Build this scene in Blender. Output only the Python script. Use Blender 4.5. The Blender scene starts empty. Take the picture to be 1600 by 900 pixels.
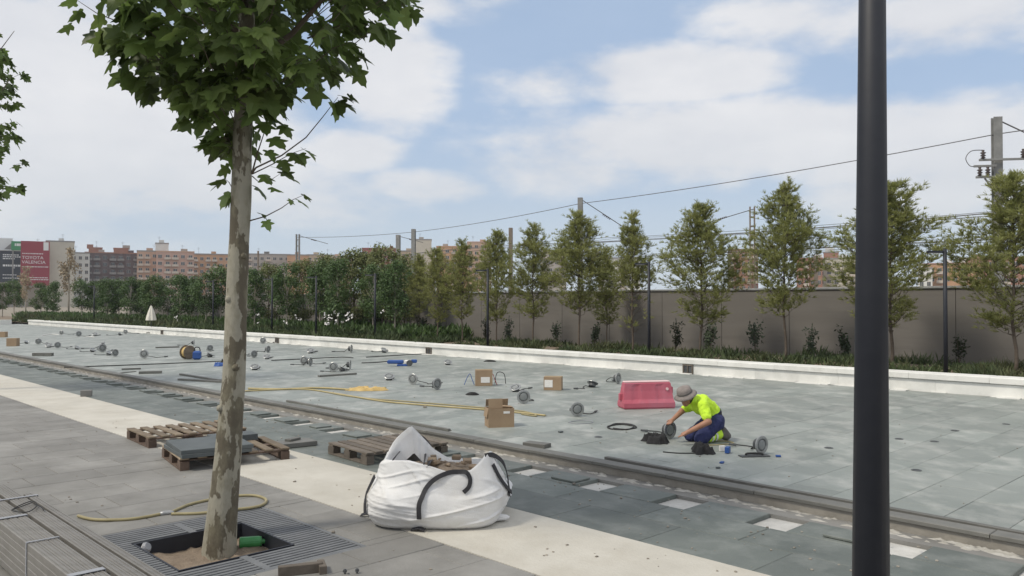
import bpy, math, random
from mathutils import Vector, Matrix, noise as mnoise
R = math.radians
rnd = random.Random(7)
scene = bpy.context.scene
col = scene.collection

# ------------------------------------------------------------------ camera
CAMH, FPX, PITCH = 1.9, 1280.0, math.atan(21 / 1280.0)
cam_d = bpy.data.cameras.new('camera'); cam = bpy.data.objects.new('camera', cam_d); col.objects.link(cam)
cam.location = (0, 0, CAMH); cam.rotation_euler = (math.pi / 2 + PITCH, 0, 0)
cam_d.sensor_width = 36.0; cam_d.lens = 36.0 * FPX / 1600.0
cam_d.clip_start = 0.1; cam_d.clip_end = 6000
scene.camera = cam

# ------------------------------------------------------------------ exposure
scene.view_settings.view_transform = 'Standard'; scene.view_settings.look = 'None'
scene.view_settings.exposure = 0.18; scene.view_settings.gamma = 1.0
scene.view_settings.use_curve_mapping = False
scene.cycles.use_denoising = True
scene.cycles.max_bounces = 6; scene.cycles.transparent_max_bounces = 6

# ------------------------------------------------------------------ sun and sky
SUN_EL, SUN_AZ = R(52), R(-118)          # azimuth from +Y towards +X: the sun is left and a little behind
SKY_STRENGTH = 0.096
sun_d = bpy.data.lights.new('sun', 'SUN'); sun_d.energy = 2.1; sun_d.angle = R(10); sun_d.color = (1.0, 0.92, 0.78)
sun = bpy.data.objects.new('sun', sun_d); col.objects.link(sun)
sdir = Vector((math.sin(SUN_AZ) * math.cos(SUN_EL), math.cos(SUN_AZ) * math.cos(SUN_EL), math.sin(SUN_EL)))
sun.rotation_euler = sdir.to_track_quat('Z', 'Y').to_euler(); sun.location = (-20, -10, 40)

world = bpy.data.worlds.new('World'); scene.world = world; world.use_nodes = True
def build_world():
    nt = world.node_tree; N = nt.nodes; L = nt.links; N.clear()
    out = N.new('ShaderNodeOutputWorld'); bg = N.new('ShaderNodeBackground'); bg.inputs['Strength'].default_value = SKY_STRENGTH
    L.new(bg.outputs[0], out.inputs[0])
    sky = N.new('ShaderNodeTexSky'); sky.sky_type = 'NISHITA'; sky.sun_disc = False
    sky.sun_elevation = SUN_EL; sky.sun_rotation = SUN_AZ; sky.air_density = 1.0; sky.dust_density = 1.0; sky.ozone_density = 1.5
    tc = N.new('ShaderNodeTexCoord'); sep = N.new('ShaderNodeSeparateXYZ'); L.new(tc.outputs['Generated'], sep.inputs[0])
    def m(op, a, b=None, c=None, clamp=False):
        n = N.new('ShaderNodeMath'); n.operation = op; n.use_clamp = clamp
        for i, v in enumerate((a, b, c)):
            if v is None: continue
            if isinstance(v, (int, float)): n.inputs[i].default_value = v
            else: L.new(v, n.inputs[i])
        return n.outputs[0]
    az = m('ARCTAN2', sep.outputs[0], sep.outputs[1]); el = m('ARCSINE', sep.outputs[2])
    comb = N.new('ShaderNodeCombineXYZ'); L.new(az, comb.inputs[0]); L.new(m('MULTIPLY', el, 2.2), comb.inputs[1])
    def noi(scale, detail, rough, seed):
        n = N.new('ShaderNodeTexNoise'); n.noise_dimensions = '3D'; mp = N.new('ShaderNodeMapping')
        mp.inputs['Location'].default_value = (seed, seed * .7, seed * .3)
        L.new(comb.outputs[0], mp.inputs[0]); L.new(mp.outputs[0], n.inputs['Vector'])
        n.inputs['Scale'].default_value = scale; n.inputs['Detail'].default_value = detail; n.inputs['Roughness'].default_value = rough
        return n.outputs['Fac']
    n1 = noi(4.0, 8, .58, 3.1); n2 = noi(14.0, 6, .55, 9.4); n3 = noi(2.2, 3, .5, 5.2)
    wob = m('ADD', m('MULTIPLY', m('SUBTRACT', n1, .5), 2.9), m('MULTIPLY', m('SUBTRACT', n2, .5), 1.3))
    # cloud banks: centre and half size as directions (degrees come from the photograph), broken up by noise
    blobs = [(1050, 112, 190, 46, 1.0), (880, 125, 110, 36, .55), (1130, 222, 380, 66, 1.0), (900, 262, 200, 50, .75), (1480, 250, 230, 95, .95),
             (90, 160, 330, 200, 1.0), (600, 95, 100, 110, .9), (555, 238, 80, 36, .8), (665, 290, 120, 30, .8),
             (1500, 15, 230, 60, .85), (1240, 25, 150, 50, .6), (330, 300, 330, 60, .75), (690, -60, 160, 90, .8)]
    acc = None
    for (x, y, w, h, s) in blobs:
        a0 = math.atan((x - 800) / FPX); e0 = math.atan((471 - y) / math.hypot(FPX, x - 800))
        dx = m('DIVIDE', m('SUBTRACT', az, a0), w / FPX); dy = m('DIVIDE', m('SUBTRACT', el, e0), h / FPX)
        d2 = m('ADD', m('MULTIPLY', dx, dx), m('MULTIPLY', dy, dy))
        f = m('MULTIPLY', m('SUBTRACT', 1.25, d2), s)
        f = m('MAXIMUM', f, -0.6)
        acc = f if acc is None else m('MAXIMUM', acc, f)
    # beyond the picture denser cloud is added to turn the sky light greyer
    side = m('SMOOTHSTEP' if False else 'MULTIPLY', m('SUBTRACT', m('ABSOLUTE', az), .62), 5.0, clamp=True)
    up = m('MULTIPLY', m('SUBTRACT', el, .40), 5.0, clamp=True)
    away = m('MAXIMUM', side, up)
    gen = m('MULTIPLY', m('SUBTRACT', n3, .24), 5.0)
    mix = m('ADD', m('MULTIPLY', acc, m('SUBTRACT', 1.0, away)), m('MULTIPLY', gen, away))
    mask = m('ADD', mix, wob)
    mr = N.new('ShaderNodeMapRange'); mr.interpolation_type = 'SMOOTHSTEP'
    mr.inputs['From Min'].default_value = -.15; mr.inputs['From Max'].default_value = .85
    mr.inputs['To Min'].default_value = 0.20; mr.inputs['To Max'].default_value = .93
    L.new(mask, mr.inputs['Value'])
    # cloud colour: bright tops, greyer bodies
    cr = N.new('ShaderNodeMix'); cr.data_type = 'RGBA'
    cr.inputs['A'].default_value = (6.5, 6.65, 7.05, 1); cr.inputs['B'].default_value = (8.3, 8.25, 8.3, 1)
    L.new(m('MULTIPLY', m('SUBTRACT', n1, .3), 2.4, clamp=True), cr.inputs['Factor'])
    # a hazy blue
    sm = N.new('ShaderNodeMix'); sm.data_type = 'RGBA'; sm.inputs['Factor'].default_value = .62
    L.new(sky.outputs[0], sm.inputs['A']); sm.inputs['B'].default_value = (3.5, 5.2, 7.75, 1)
    mx = N.new('ShaderNodeMix'); mx.data_type = 'RGBA'; L.new(mr.outputs[0], mx.inputs['Factor'])
    L.new(sm.outputs['Result'], mx.inputs['A']); L.new(cr.outputs['Result'], mx.inputs['B'])
    # low haze over the horizon
    hz = N.new('ShaderNodeMix'); hz.data_type = 'RGBA'; hz.inputs['B'].default_value = (6.0, 6.55, 7.0, 1)
    hf = m('POWER', m('SUBTRACT', 1.0, m('MULTIPLY', m('ABSOLUTE', el), 4.2, clamp=True)), 1.5)
    L.new(m('MULTIPLY', hf, .85), hz.inputs['Factor'])
    L.new(mx.outputs['Result'], hz.inputs['A']); L.new(hz.outputs['Result'], bg.inputs['Color'])
build_world()
world.cycles.sampling_method = 'MANUAL'; world.cycles.sample_map_resolution = 512

# ------------------------------------------------------------------ helpers
CA, SA = math.cos(R(44)), math.sin(R(44))
def W(u, v, z=0.0):                       # site axes: u runs along the pool away to the left, v across it
    return Vector((-SA * u + CA * v, CA * u + SA * v, z))
def UV(p): return (-SA * p.x + CA * p.y, CA * p.x + SA * p.y)
ROTU = R(90 + 44)                         # rotation that turns local x onto u
_f = Vector((0, math.cos(PITCH), math.sin(PITCH))); _u = Vector((0, -math.sin(PITCH), math.cos(PITCH)))
def ray(x, y): return Vector(((x - 800) / FPX, 0, 0)) + _f + _u * ((450 - y) / FPX)
def gp(x, y, z=0.0):                      # pixel -> point on the level z
    d = ray(x, y); t = (z - CAMH) / d.z
    return Vector((0, 0, CAMH)) + d * t
def dp(x, y, depth):                      # pixel -> point at a known distance
    d = ray(x, y); return Vector((0, 0, CAMH)) + d * (depth / d.y)
def vp(x, y, v):                          # pixel -> point on the upright plane at v
    d = ray(x, y); t = v / (CA * d.x + SA * d.y)
    return Vector((0, 0, CAMH)) + d * t
def proj(p):
    q = p - Vector((0, 0, CAMH)); dz = q.dot(_f)
    return (800 + FPX * q.x / dz, 450 - FPX * q.dot(_u) / dz, dz)

ORG = {}
class MB:
    def __init__(s): s.v = []; s.f = []; s.mi = []; s.cur = 0
    def add(s, vs, fs):
        b = len(s.v); s.v += [tuple(p) for p in vs]
        s.f += [tuple(i + b for i in f) for f in fs]; s.mi += [s.cur] * len(fs)
    def box(s, c, size, rz=0.0, M=None):
        hx, hy, hz = size[0] / 2, size[1] / 2, size[2] / 2
        T = M if M is not None else Matrix.Rotation(rz, 3, 'Z')
        c = Vector(c)
        vs = [c + T @ Vector((x, y, z)) for x in (-hx, hx) for y in (-hy, hy) for z in (-hz, hz)]
        s.add(vs, [(0, 1, 3, 2), (4, 6, 7, 5), (0, 4, 5, 1), (2, 3, 7, 6), (0, 2, 6, 4), (1, 5, 7, 3)])
    def bbox(s, c, size, rz=0.0, ch=.004, M=None):     # box with chamfered edges
        hx, hy, hz = size[0] / 2, size[1] / 2, size[2] / 2
        T = M if M is not None else Matrix.Rotation(rz, 3, 'Z'); c = Vector(c)
        loops = [(hx - ch, hy - ch, -hz), (hx, hy, -hz + ch), (hx, hy, hz - ch), (hx - ch, hy - ch, hz)]
        vs = []
        for (a, b, z) in loops: vs += [c + T @ Vector((sx * a, sy * b, z)) for sx, sy in ((-1, -1), (1, -1), (1, 1), (-1, 1))]
        fs = [(3, 2, 1, 0), (12, 13, 14, 15)]
        for k in range(3):
            for i in range(4):
                j = (i + 1) % 4; fs.append((k * 4 + i, k * 4 + j, k * 4 + 4 + j, k * 4 + 4 + i))
        s.add(vs, fs)
    def tube(s, pts, r, n=8, caps=True):
        pts = [Vector(p) for p in pts]; k = len(pts)
        rs = list(r) if isinstance(r, (list, tuple)) else [r] * k
        ref = None; vs = []
        for i, p in enumerate(pts):
            t = (pts[min(i + 1, k - 1)] - pts[max(i - 1, 0)])
            if t.length < 1e-9: t = Vector((0, 0, 1))
            t.normalize()
            if ref is None: ref = t.orthogonal().normalized()
            ref = (ref - t * ref.dot(t))
            if ref.length < 1e-6: ref = t.orthogonal()
            ref.normalize(); b = t.cross(ref)
            for j in range(n):
                a = 2 * math.pi * j / n; vs.append(p + (ref * math.cos(a) + b * math.sin(a)) * rs[i])
        fs = []
        for i in range(k - 1):
            for j in range(n):
                j2 = (j + 1) % n; fs.append((i * n + j, i * n + j2, (i + 1) * n + j2, (i + 1) * n + j))
        if caps: fs += [tuple(range(n - 1, -1, -1)), tuple((k - 1) * n + j for j in range(n))]
        s.add(vs, fs)
    def lathe(s, prof, n=20, M=None, caps=True):      # prof: (radius, height)
        T = M or Matrix.Identity(4); vs = []
        for (r, z) in prof:
            for j in range(n):
                a = 2 * math.pi * j / n; vs.append(T @ Vector((r * math.cos(a), r * math.sin(a), z)))
        fs = []
        for i in range(len(prof) - 1):
            for j in range(n):
                j2 = (j + 1) % n; fs.append((i * n + j, i * n + j2, (i + 1) * n + j2, (i + 1) * n + j))
        if caps: fs += [tuple(range(n - 1, -1, -1)), tuple((len(prof) - 1) * n + j for j in range(n))]
        s.add(vs, fs)
    def ribbon(s, pts, nrm, w, th=.004):
        pts = [Vector(p) for p in pts]; k = len(pts); vs = []
        for i, p in enumerate(pts):
            t = (pts[min(i + 1, k - 1)] - pts[max(i - 1, 0)]).normalized(); nn = Vector(nrm[i] if isinstance(nrm, list) else nrm)
            nn = (nn - t * nn.dot(t)).normalized(); sd = t.cross(nn) * (w / 2)
            vs += [p - sd, p + sd, p + sd + nn * th, p - sd + nn * th]
        fs = [(0, 1, 2, 3), tuple((k - 1) * 4 + q for q in (3, 2, 1, 0))]
        for i in range(k - 1):
            for q in range(4):
                q2 = (q + 1) % 4; fs.append((i * 4 + q, i * 4 + 4 + q, i * 4 + 4 + q2, i * 4 + q2))
        s.add(vs, fs)
    def mesh(s, name, mats, smooth=False, org=None):
        me = bpy.data.meshes.new(name); o = org or Vector((0, 0, 0))
        me.from_pydata([(p[0] - o[0], p[1] - o[1], p[2] - o[2]) for p in s.v], [], s.f)
        for mm in (mats if isinstance(mats, (list, tuple)) else [mats]): me.materials.append(mm)
        if any(s.mi): me.polygons.foreach_set('material_index', s.mi)
        if smooth: me.polygons.foreach_set('use_smooth', [True] * len(s.f))
        me.update(); return me
    def build(s, name, mats, parent=None, smooth=False):
        org = ORG.get(parent.name, Vector((0, 0, 0))) if parent else Vector((0, 0, 0))
        return link(name, s.mesh(name, mats, smooth, org), parent, org)
def link(name, me, parent=None, org=None):
    o = bpy.data.objects.new(name, me); col.objects.link(o)
    if parent: o.parent = parent
    ORG[o.name] = Vector(org) if org is not None else Vector((0, 0, 0))
    return o
def tag(o, label=None, cat=None, group=None, kind=None):
    if label: o['label'] = label
    if cat: o['category'] = cat
    if group: o['group'] = group
    if kind: o['kind'] = kind
    return o
def thing(name, loc, label, cat, group=None, local=False):
    o = bpy.data.objects.new(name, None); col.objects.link(o); o.location = loc; o.empty_display_size = .2
    ORG[o.name] = Vector((0, 0, 0)) if local else Vector(loc); tag(o, label, cat, group); return o
def proto(name, label, cat, group=None): return thing(name, (0, 0, 0), label, cat, group)
def copy_tree(o, parent=None):
    c = o.copy(); col.objects.link(c); c.parent = parent
    for ch in list(o.children): copy_tree(ch, c)
    return c
class Placer:                                  # first call moves the source itself, later calls copy it
    def __init__(s, src): s.src = src; s.used = False
    def __call__(s, loc, rz=0.0, sc=1.0, rx=0.0, label=None, group=None):
        o = s.src if not s.used else copy_tree(s.src); s.used = True
        o.location = loc; o.rotation_euler = (rx, 0, rz); o.scale = (sc, sc, sc) if isinstance(sc, (int, float)) else sc
        if label: o['label'] = label
        if group: o['group'] = group
        return o

def spline(pts, n=8):
    out = []; P = [pts[0]] + list(pts) + [pts[-1]]
    for i in range(1, len(P) - 2):
        a, c, d, e = P[i - 1], P[i], P[i + 1], P[i + 2]
        for k in range(n):
            t_ = k / n; out.append(.5 * ((2 * c) + (d - a) * t_ + (2 * a - 5 * c + 4 * d - e) * t_ * t_ + (3 * c - a - 3 * d + e) * t_ ** 3))
    out.append(P[-2]); return out

# ------------------------------------------------------------------ materials
def mat(name, c1, c2=None, rough=.8, scale=3.0, detail=5, bump=0.0, bscale=None, metal=0.0, var=0.0, stretch=(1, 1, 1), contrast=(.3, .7), c3=None, c3scale=.6, c3amt=.5, spec=.5, coords='pos', trans=0.0):
    m = bpy.data.materials.new(name); m.use_nodes = True; nt = m.node_tree; N = nt.nodes; L = nt.links
    b = N['Principled BSDF']; b.inputs['Roughness'].default_value = rough; b.inputs['Metallic'].default_value = metal
    b.inputs['Specular IOR Level'].default_value = spec
    c1 = (*c1, 1); c2 = (*(c2 or c1[:3]), 1)
    if coords == 'pos':
        g = N.new('ShaderNodeNewGeometry'); src = g.outputs['Position']
    else:
        g = N.new('ShaderNodeTexCoord'); src = g.outputs['Object']
    mp = N.new('ShaderNodeMapping'); mp.inputs['Scale'].default_value = stretch; mp.inputs['Rotation'].default_value = (0, 0, -ROTU if coords == 'pos' else 0); L.new(src, mp.inputs[0])
    def noi(sc, de=5, ro=.6):
        n = N.new('ShaderNodeTexNoise'); n.inputs['Scale'].default_value = sc; n.inputs['Detail'].default_value = de; n.inputs['Roughness'].default_value = ro
        L.new(mp.outputs[0], n.inputs['Vector']); return n.outputs['Fac']
    def mixc(f, a, bb):
        x = N.new('ShaderNodeMix'); x.data_type = 'RGBA'
        if isinstance(f, float): x.inputs['Factor'].default_value = f
        else: L.new(f, x.inputs['Factor'])
        for nm, v in (('A', a), ('B', bb)):
            if isinstance(v, tuple): x.inputs[nm].default_value = v
            else: L.new(v, x.inputs[nm])
        return x.outputs['Result']
    def rng(f, a, bb, lo=0.0, hi=1.0):
        r = N.new('ShaderNodeMapRange'); L.new(f, r.inputs['Value']); r.inputs['From Min'].default_value = a; r.inputs['From Max'].default_value = bb
        r.inputs['To Min'].default_value = lo; r.inputs['To Max'].default_value = hi; return r.outputs[0]
    c = mixc(rng(noi(scale, detail), *contrast), c1, c2)
    if c3: c = mixc(rng(noi(c3scale, 6, .65), .48, .68, 0, c3amt), c, (*c3, 1))
    if var:
        gi = N.new('ShaderNodeNewGeometry'); oi = N.new('ShaderNodeObjectInfo')
        ad = N.new('ShaderNodeMath'); ad.operation = 'ADD'; L.new(gi.outputs['Random Per Island'], ad.inputs[0]); L.new(oi.outputs['Random'], ad.inputs[1])
        fr = N.new('ShaderNodeMath'); fr.operation = 'FRACT'; L.new(ad.outputs[0], fr.inputs[0])
        hs = N.new('ShaderNodeHueSaturation'); L.new(c, hs.inputs['Color']); L.new(rng(fr.outputs[0], 0, 1, 1 - var, 1 + var), hs.inputs['Value']); c = hs.outputs['Color']
    L.new(c, b.inputs['Base Color'])
    if trans:
        tr = N.new('ShaderNodeBsdfTranslucent'); L.new(c, tr.inputs['Color']); ms = N.new('ShaderNodeMixShader'); ms.inputs[0].default_value = trans
        L.new(b.outputs[0], ms.inputs[1]); L.new(tr.outputs[0], ms.inputs[2]); L.new(ms.outputs[0], N['Material Output'].inputs['Surface'])
    if bump:
        bp = N.new('ShaderNodeBump'); bp.inputs['Strength'].default_value = bump; bp.inputs['Distance'].default_value = .02
        L.new(noi(bscale or scale * 4, 6), bp.inputs['Height']); L.new(bp.outputs[0], b.inputs['Normal'])
    return m
M = {}
M['paver'] = mat('grey_concrete_paver', (.175, .172, .162), (.235, .231, .22), .85, 2.0, bump=.25, bscale=60, var=.09, c3=(.33, .325, .31), c3scale=.9, c3amt=.55)
M['joint'] = mat('sand_joint', (.13, .125, .115), (.2, .19, .175), .95, 9)
M['cream'] = mat('cream_screed', (.46, .44, .39), (.575, .555, .50), .9, 1.3, bump=.3, bscale=35, c3=(.40, .37, .31), c3scale=1.6, c3amt=.45)
M['green'] = mat('green_grey_stone', (.095, .112, .104), (.15, .168, .156), .6, 1.6, bump=.2, bscale=40, var=.12, c3=(.27, .285, .27), c3scale=2.5, c3amt=.45)
M['pool'] = mat('pool_floor_stone', (.205, .230, .216), (.28, .302, .286), .55, 1.3, bump=.15, bscale=40, var=.13, c3=(.42, .43, .41), c3scale=3.2, c3amt=.7, stretch=(.8, .55, 1))
M['mortar'] = mat('pale_mortar_bed', (.44, .435, .415), (.60, .595, .57), .95, 6, bump=.5, bscale=40)
M['kerbstone'] = mat('dark_cap_stone', (.115, .115, .105), (.17, .168, .155), .6, 3, bump=.2, var=.12)
M['concrete'] = mat('raw_concrete', (.23, .215, .19), (.33, .31, .275), .9, 4, bump=.4, c3=(.2, .18, .15), c3scale=3, c3amt=.4)
M['white'] = mat('white_render', (.66, .66, .635), (.78, .78, .75), .8, 2.5, bump=.15, c3=(.5, .5, .47), c3scale=1.5, c3amt=.4, var=.03)
M['soil'] = mat('soil', (.14, .105, .075), (.24, .19, .14), .95, 6, bump=.8, bscale=25)
M['earth'] = mat('dry_ground', (.20, .17, .13), (.28, .25, .2), .95, .3, bump=.3)
M['wallpanel'] = mat('board_marked_concrete', (.150, .140, .130), (.195, .183, .170), .9, 1.0, bump=.25, bscale=3.0, var=.04, stretch=(.5, .5, 5), c3=(.12, .11, .10), c3scale=.5, c3amt=.5)
M['steel'] = mat('galvanised_steel', (.36, .37, .38), (.46, .47, .48), .45, 6, metal=.6)
M['dark'] = mat('dark_graphite_paint', (.013, .016, .025), (.02, .023, .032), .55, 8, coords='obj')
M['black'] = mat('black_rubber', (.015, .015, .016), (.03, .03, .03), .7, 9, coords='obj')
M['blackcloth'] = mat('black_cloth', (.012, .012, .013), (.025, .025, .027), .95, 12, bump=.4)
M['bark'] = mat('plane_bark', (.31, .295, .24), (.115, .10, .072), .9, 4.2, detail=4, bump=.5, bscale=22, stretch=(1.6, 1.6, .75), contrast=(.51, .535), c3=(.20, .185, .13), c3scale=6.5, c3amt=.8)
M['bark2'] = mat('brown_bark', (.085, .065, .05), (.14, .115, .09), .95, 9, bump=.4, coords='obj')
M['palebark'] = mat('pale_bark', (.42, .38, .32), (.3, .27, .22), .9, 6, coords='obj')
M['leaf'] = mat('plane_leaf', (.095, .150, .038), (.16, .225, .065), .5, 1.7, var=.5, trans=.42, c3=(.15, .14, .045), c3scale=2.2, c3amt=.30)
M['pine'] = mat('pine_needles', (.24, .265, .085), (.35, .36, .14), .7, 1.6, var=.35, trans=.4)
M['broad'] = mat('broadleaf', (.055, .105, .03), (.10, .16, .05), .6, 1.2, var=.35, trans=.25)
M['broad2'] = mat('olive_leaf', (.13, .155, .05), (.18, .20, .075), .65, 1.2, var=.3, trans=.25)
M['shrub'] = mat('shrub_leaf', (.045, .075, .028), (.085, .115, .045), .7, .9, var=.4, trans=.2, c3=(.15, .13, .065), c3scale=.5, c3amt=.55)
M['darkleaf'] = mat('dark_shrub_leaf', (.025, .042, .02), (.045, .065, .03), .7, 2, var=.3)
M['petal'] = mat('white_petals', (.72, .70, .68), (.8, .78, .77), .7, 3)
M['wood'] = mat('pallet_wood', (.18, .14, .10), (.32, .255, .18), .85, 6, var=.45, bump=.2, stretch=(1, 1, 3))
M['oldwood'] = mat('weathered_wood', (.10, .085, .07), (.17, .145, .12), .9, 6, var=.3, bump=.3)
M['brownwood'] = mat('brown_wood_block', (.085, .058, .045), (.14, .10, .075), .9, 8, var=.2)
M['slate'] = mat('slate_slab', (.075, .088, .092), (.105, .12, .125), .65, 4, bump=.15)
M['card'] = mat('cardboard', (.29, .205, .13), (.35, .255, .165), .85, 4, coords='obj')
M['paper'] = mat('white_label', (.72, .71, .68), (.8, .79, .77), .8, 30)
M['bag'] = mat('woven_white_plastic', (.66, .665, .67), (.76, .765, .77), .62, 5, bump=.22, bscale=130, c3=(.52, .50, .46), c3scale=3.5, c3amt=.4)
M['strap'] = mat('black_strap', (.018, .018, .022), (.035, .035, .04), .7, 30)
M['hose'] = mat('tan_hose', (.27, .235, .125), (.35, .305, .17), .55, 9)
M['yellow'] = mat('yellow_hose', (.38, .315, .155), (.46, .385, .20), .6, 9)
M['orange'] = mat('orange_sheet', (.52, .36, .13), (.60, .44, .19), .75, 7)
M['profile'] = mat('aluminium_profile', (.19, .182, .168), (.25, .24, .225), .5, 3, metal=.25, var=.10, stretch=(.2, 4, 4))
M['grate'] = mat('cast_grate', (.13, .138, .148), (.18, .188, .198), .7, 6, bump=.3, var=.06)
M['greenplastic'] = mat('green_plastic', (.03, .19, .05), (.05, .26, .08), .4, 8)
M['greyplastic'] = mat('grey_pvc', (.26, .275, .30), (.34, .35, .38), .4, 8)
M['red'] = mat('faded_red_plastic', (.42, .085, .125), (.49, .125, .17), .55, 3, coords='obj', c3=(.36, .13, .18), c3scale=3, c3amt=.6)
M['pinkedge'] = mat('sun_bleached_plastic', (.72, .50, .50), (.78, .58, .58), .6, 5, coords='obj')
M['hivis'] = mat('hi_vis_fabric', (.52, .80, .03), (.60, .90, .06), .8, 9, bump=.5, bscale=18)
M['navy'] = mat('navy_workwear', (.016, .022, .085), (.03, .038, .12), .9, 9, bump=.5, bscale=18)
M['skin'] = mat('skin', (.33, .165, .105), (.38, .20, .13), .6, 12)
M['hat'] = mat('grey_hat_felt', (.19, .165, .155), (.27, .24, .225), .95, 18, bump=.3)
M['hair'] = mat('dark_hair', (.012, .010, .009), (.02, .017, .015), .7, 30)
M['shoe'] = mat('grey_work_shoe', (.09, .085, .08), (.15, .14, .13), .85, 14)
M['reflect'] = mat('reflective_tape', (.62, .66, .60), (.7, .72, .68), .35, 9)
M['fixture'] = mat('stainless_flange', (.30, .31, .31), (.42, .43, .43), .35, 14, metal=.7, coords='obj')
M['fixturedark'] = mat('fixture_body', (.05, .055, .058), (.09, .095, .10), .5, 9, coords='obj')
M['glass'] = mat('lens_glass', (.20, .215, .215), (.28, .295, .295), .12, 9, coords='obj')
M['blue'] = mat('blue_plastic', (.02, .07, .26), (.03, .10, .34), .5, 9, coords='obj')
M['redvalve'] = mat('red_paint', (.35, .03, .03), (.42, .05, .05), .5, 9, coords='obj')
M['canvas'] = mat('cream_canvas', (.66, .63, .55), (.74, .71, .64), .85, 5)
M['insul'] = mat('brown_insulator', (.04, .03, .03), (.07, .05, .045), .3, 9)
M['mast'] = mat('weathered_steel_mast', (.20, .205, .205), (.29, .295, .29), .75, 4, coords='obj')
M['mastbrown'] = mat('brown_mast', (.18, .15, .125), (.25, .21, .175), .8, 4, coords='obj')
M['wire'] = mat('overhead_wire', (.10, .10, .105), (.13, .13, .135), .6, 4)
M['winglass'] = mat('window_glass', (.05, .06, .07), (.09, .10, .11), .15, .2)
M['stone_bit'] = mat('rubble', (.2, .18, .15), (.34, .31, .27), .95, 9, var=.3)
M['whitebit'] = mat('plaster_crumbs', (.30, .285, .25), (.46, .45, .42), .95, 9)

# ================================================================== the setting
def quad_sheet(name, pts, m_, kind='structure'):
    b = MB(); b.add(pts, [tuple(range(len(pts)))]); o = b.build(name, m_); tag(o, kind=kind); return o
def boxuv(b, u0, u1, v0, v1, z0, z1, ch=None):
    c = W((u0 + u1) / 2, (v0 + v1) / 2, (z0 + z1) / 2)
    (b.bbox(c, (u1 - u0, v1 - v0, z1 - z0), ROTU, ch) if ch else b.box(c, (u1 - u0, v1 - v0, z1 - z0), ROTU))
quad_sheet('ground', [(-3000, -600, -.4), (3000, -600, -.4), (3000, 5000, -.4), (-3000, 5000, -.4)], M['earth'])

def inview(p, mg=420):
    q = p - Vector((0, 0, CAMH))
    if q.dot(_f) < .9: return False
    x, y, d = proj(p); return -mg < x < 1600 + mg and y < 900 + mg
def tiles(parent, name, cells, z0, z1, m_, nparts=300, jit=.002, gap=.006, ch=.005):
    """cells: (u0,u1,v0,v1). The ones that show largest are objects, the rest one joined part."""
    vis = [c for c in cells if inview(W((c[0] + c[1]) / 2, (c[2] + c[3]) / 2, z1))]
    vis.sort(key=lambda c: (0 if inview(W((c[0] + c[1]) / 2, (c[2] + c[3]) / 2, z1), 60) else 5) + W((c[0] + c[1]) / 2, (c[2] + c[3]) / 2).length)
    r = random.Random(len(cells)); cache = {}
    for c in vis[:nparts]:
        k = (round(c[1] - c[0], 3), round(c[3] - c[2], 3))
        if k not in cache:
            b = MB(); b.bbox((0, 0, 0), (k[0] - gap, k[1] - gap, z1 - z0), 0, ch); cache[k] = b.mesh(name, m_)
        o = link(name, cache[k], parent)
        o.location = W((c[0] + c[1]) / 2, (c[2] + c[3]) / 2, (z0 + z1) / 2 + r.uniform(-jit, jit))
        o.rotation_euler = (r.uniform(-.0016, .0016), r.uniform(-.0016, .0016), ROTU + r.uniform(-.0015, .0015))
    rest = vis[nparts:]
    if rest:
        b = MB()
        for c in rest:
            b.bbox(W((c[0] + c[1]) / 2, (c[2] + c[3]) / 2, (z0 + z1) / 2 + r.uniform(-jit, jit)), (c[1] - c[0] - gap, c[3] - c[2] - gap, z1 - z0), ROTU, ch)
        tag(b.build(name + '_field', m_, parent), kind='stuff')

# --- near pavement with the hole for the tree grate
GU0, GU1, GV0, GV1 = 5.38, 7.12, 2.02, 3.64        # outer frame of the tree grate
b = MB()
for (a0, a1, c0, c1) in ((-8, GU0, -8, 4.1), (GU1, 90, -8, 4.1), (GU0, GU1, -8, GV0), (GU0, GU1, GV1, 4.1)): boxuv(b, a0, a1, c0, c1, -.30, -.012)
pav = tag(b.build('pavement', M['joint']), kind='structure')
cells = []
for i in range(-6, 90):
    off = (.35 if i % 2 else 0) + (.12 if i % 3 == 0 else 0)
    for k in range(-12, 8):
        u0, u1 = i * .5, i * .5 + .5; v1 = 4.1 - k * .7 + off; v0 = v1 - .7
        v1 = min(v1, 4.1)
        if v1 - v0 < .08: continue
        # trim at the grate
        if u1 > GU0 + .001 and u0 < GU1 - .001 and v1 > GV0 + .001 and v0 < GV1 - .001:
            parts = []
            if u0 < GU0: parts.append((u0, GU0, v0, v1))
            if u1 > GU1: parts.append((GU1, u1, v0, v1))
            uu0, uu1 = max(u0, GU0), min(u1, GU1)
            if v0 < GV0: parts.append((uu0, uu1, v0, GV0))
            if v1 > GV1: parts.append((uu0, uu1, GV1, v1))
            cells += [q for q in parts if q[1] - q[0] > .03 and q[3] - q[2] > .03]
        else: cells.append((u0, u1, v0, v1))
tiles(pav, 'paving_slab', cells, -.05, 0, M['paver'])

# --- cream band
b = MB(); boxuv(b, -8, 120, 4.102, 5.248, -.30, .003); tag(b.build('cream_path', M['cream']), kind='structure')
# --- green stone strip with a row of open pockets beside the channel
b = MB(); boxuv(b, -8, 120, 5.25, 7.06, -.30, -.042); grn = tag(b.build('stone_path', M['mortar']), kind='structure')
b = MB(); boxuv(b, -8, 80, 6.80, 7.058, -.2, -.006); b.build('edge_screed', M['paver'], grn)
cells = []
for i in range(-6, 100):
    o1 = .5 * (i % 2)
    cells += [(i, i + 1, 5.25, 5.85), (i + .47, i + 1.47, 5.85, 6.36), (i + .70, i + 1.33, 6.36, 6.797)]
tiles(grn, 'stone_slab', cells, -.045, 0, M['green'])
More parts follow.
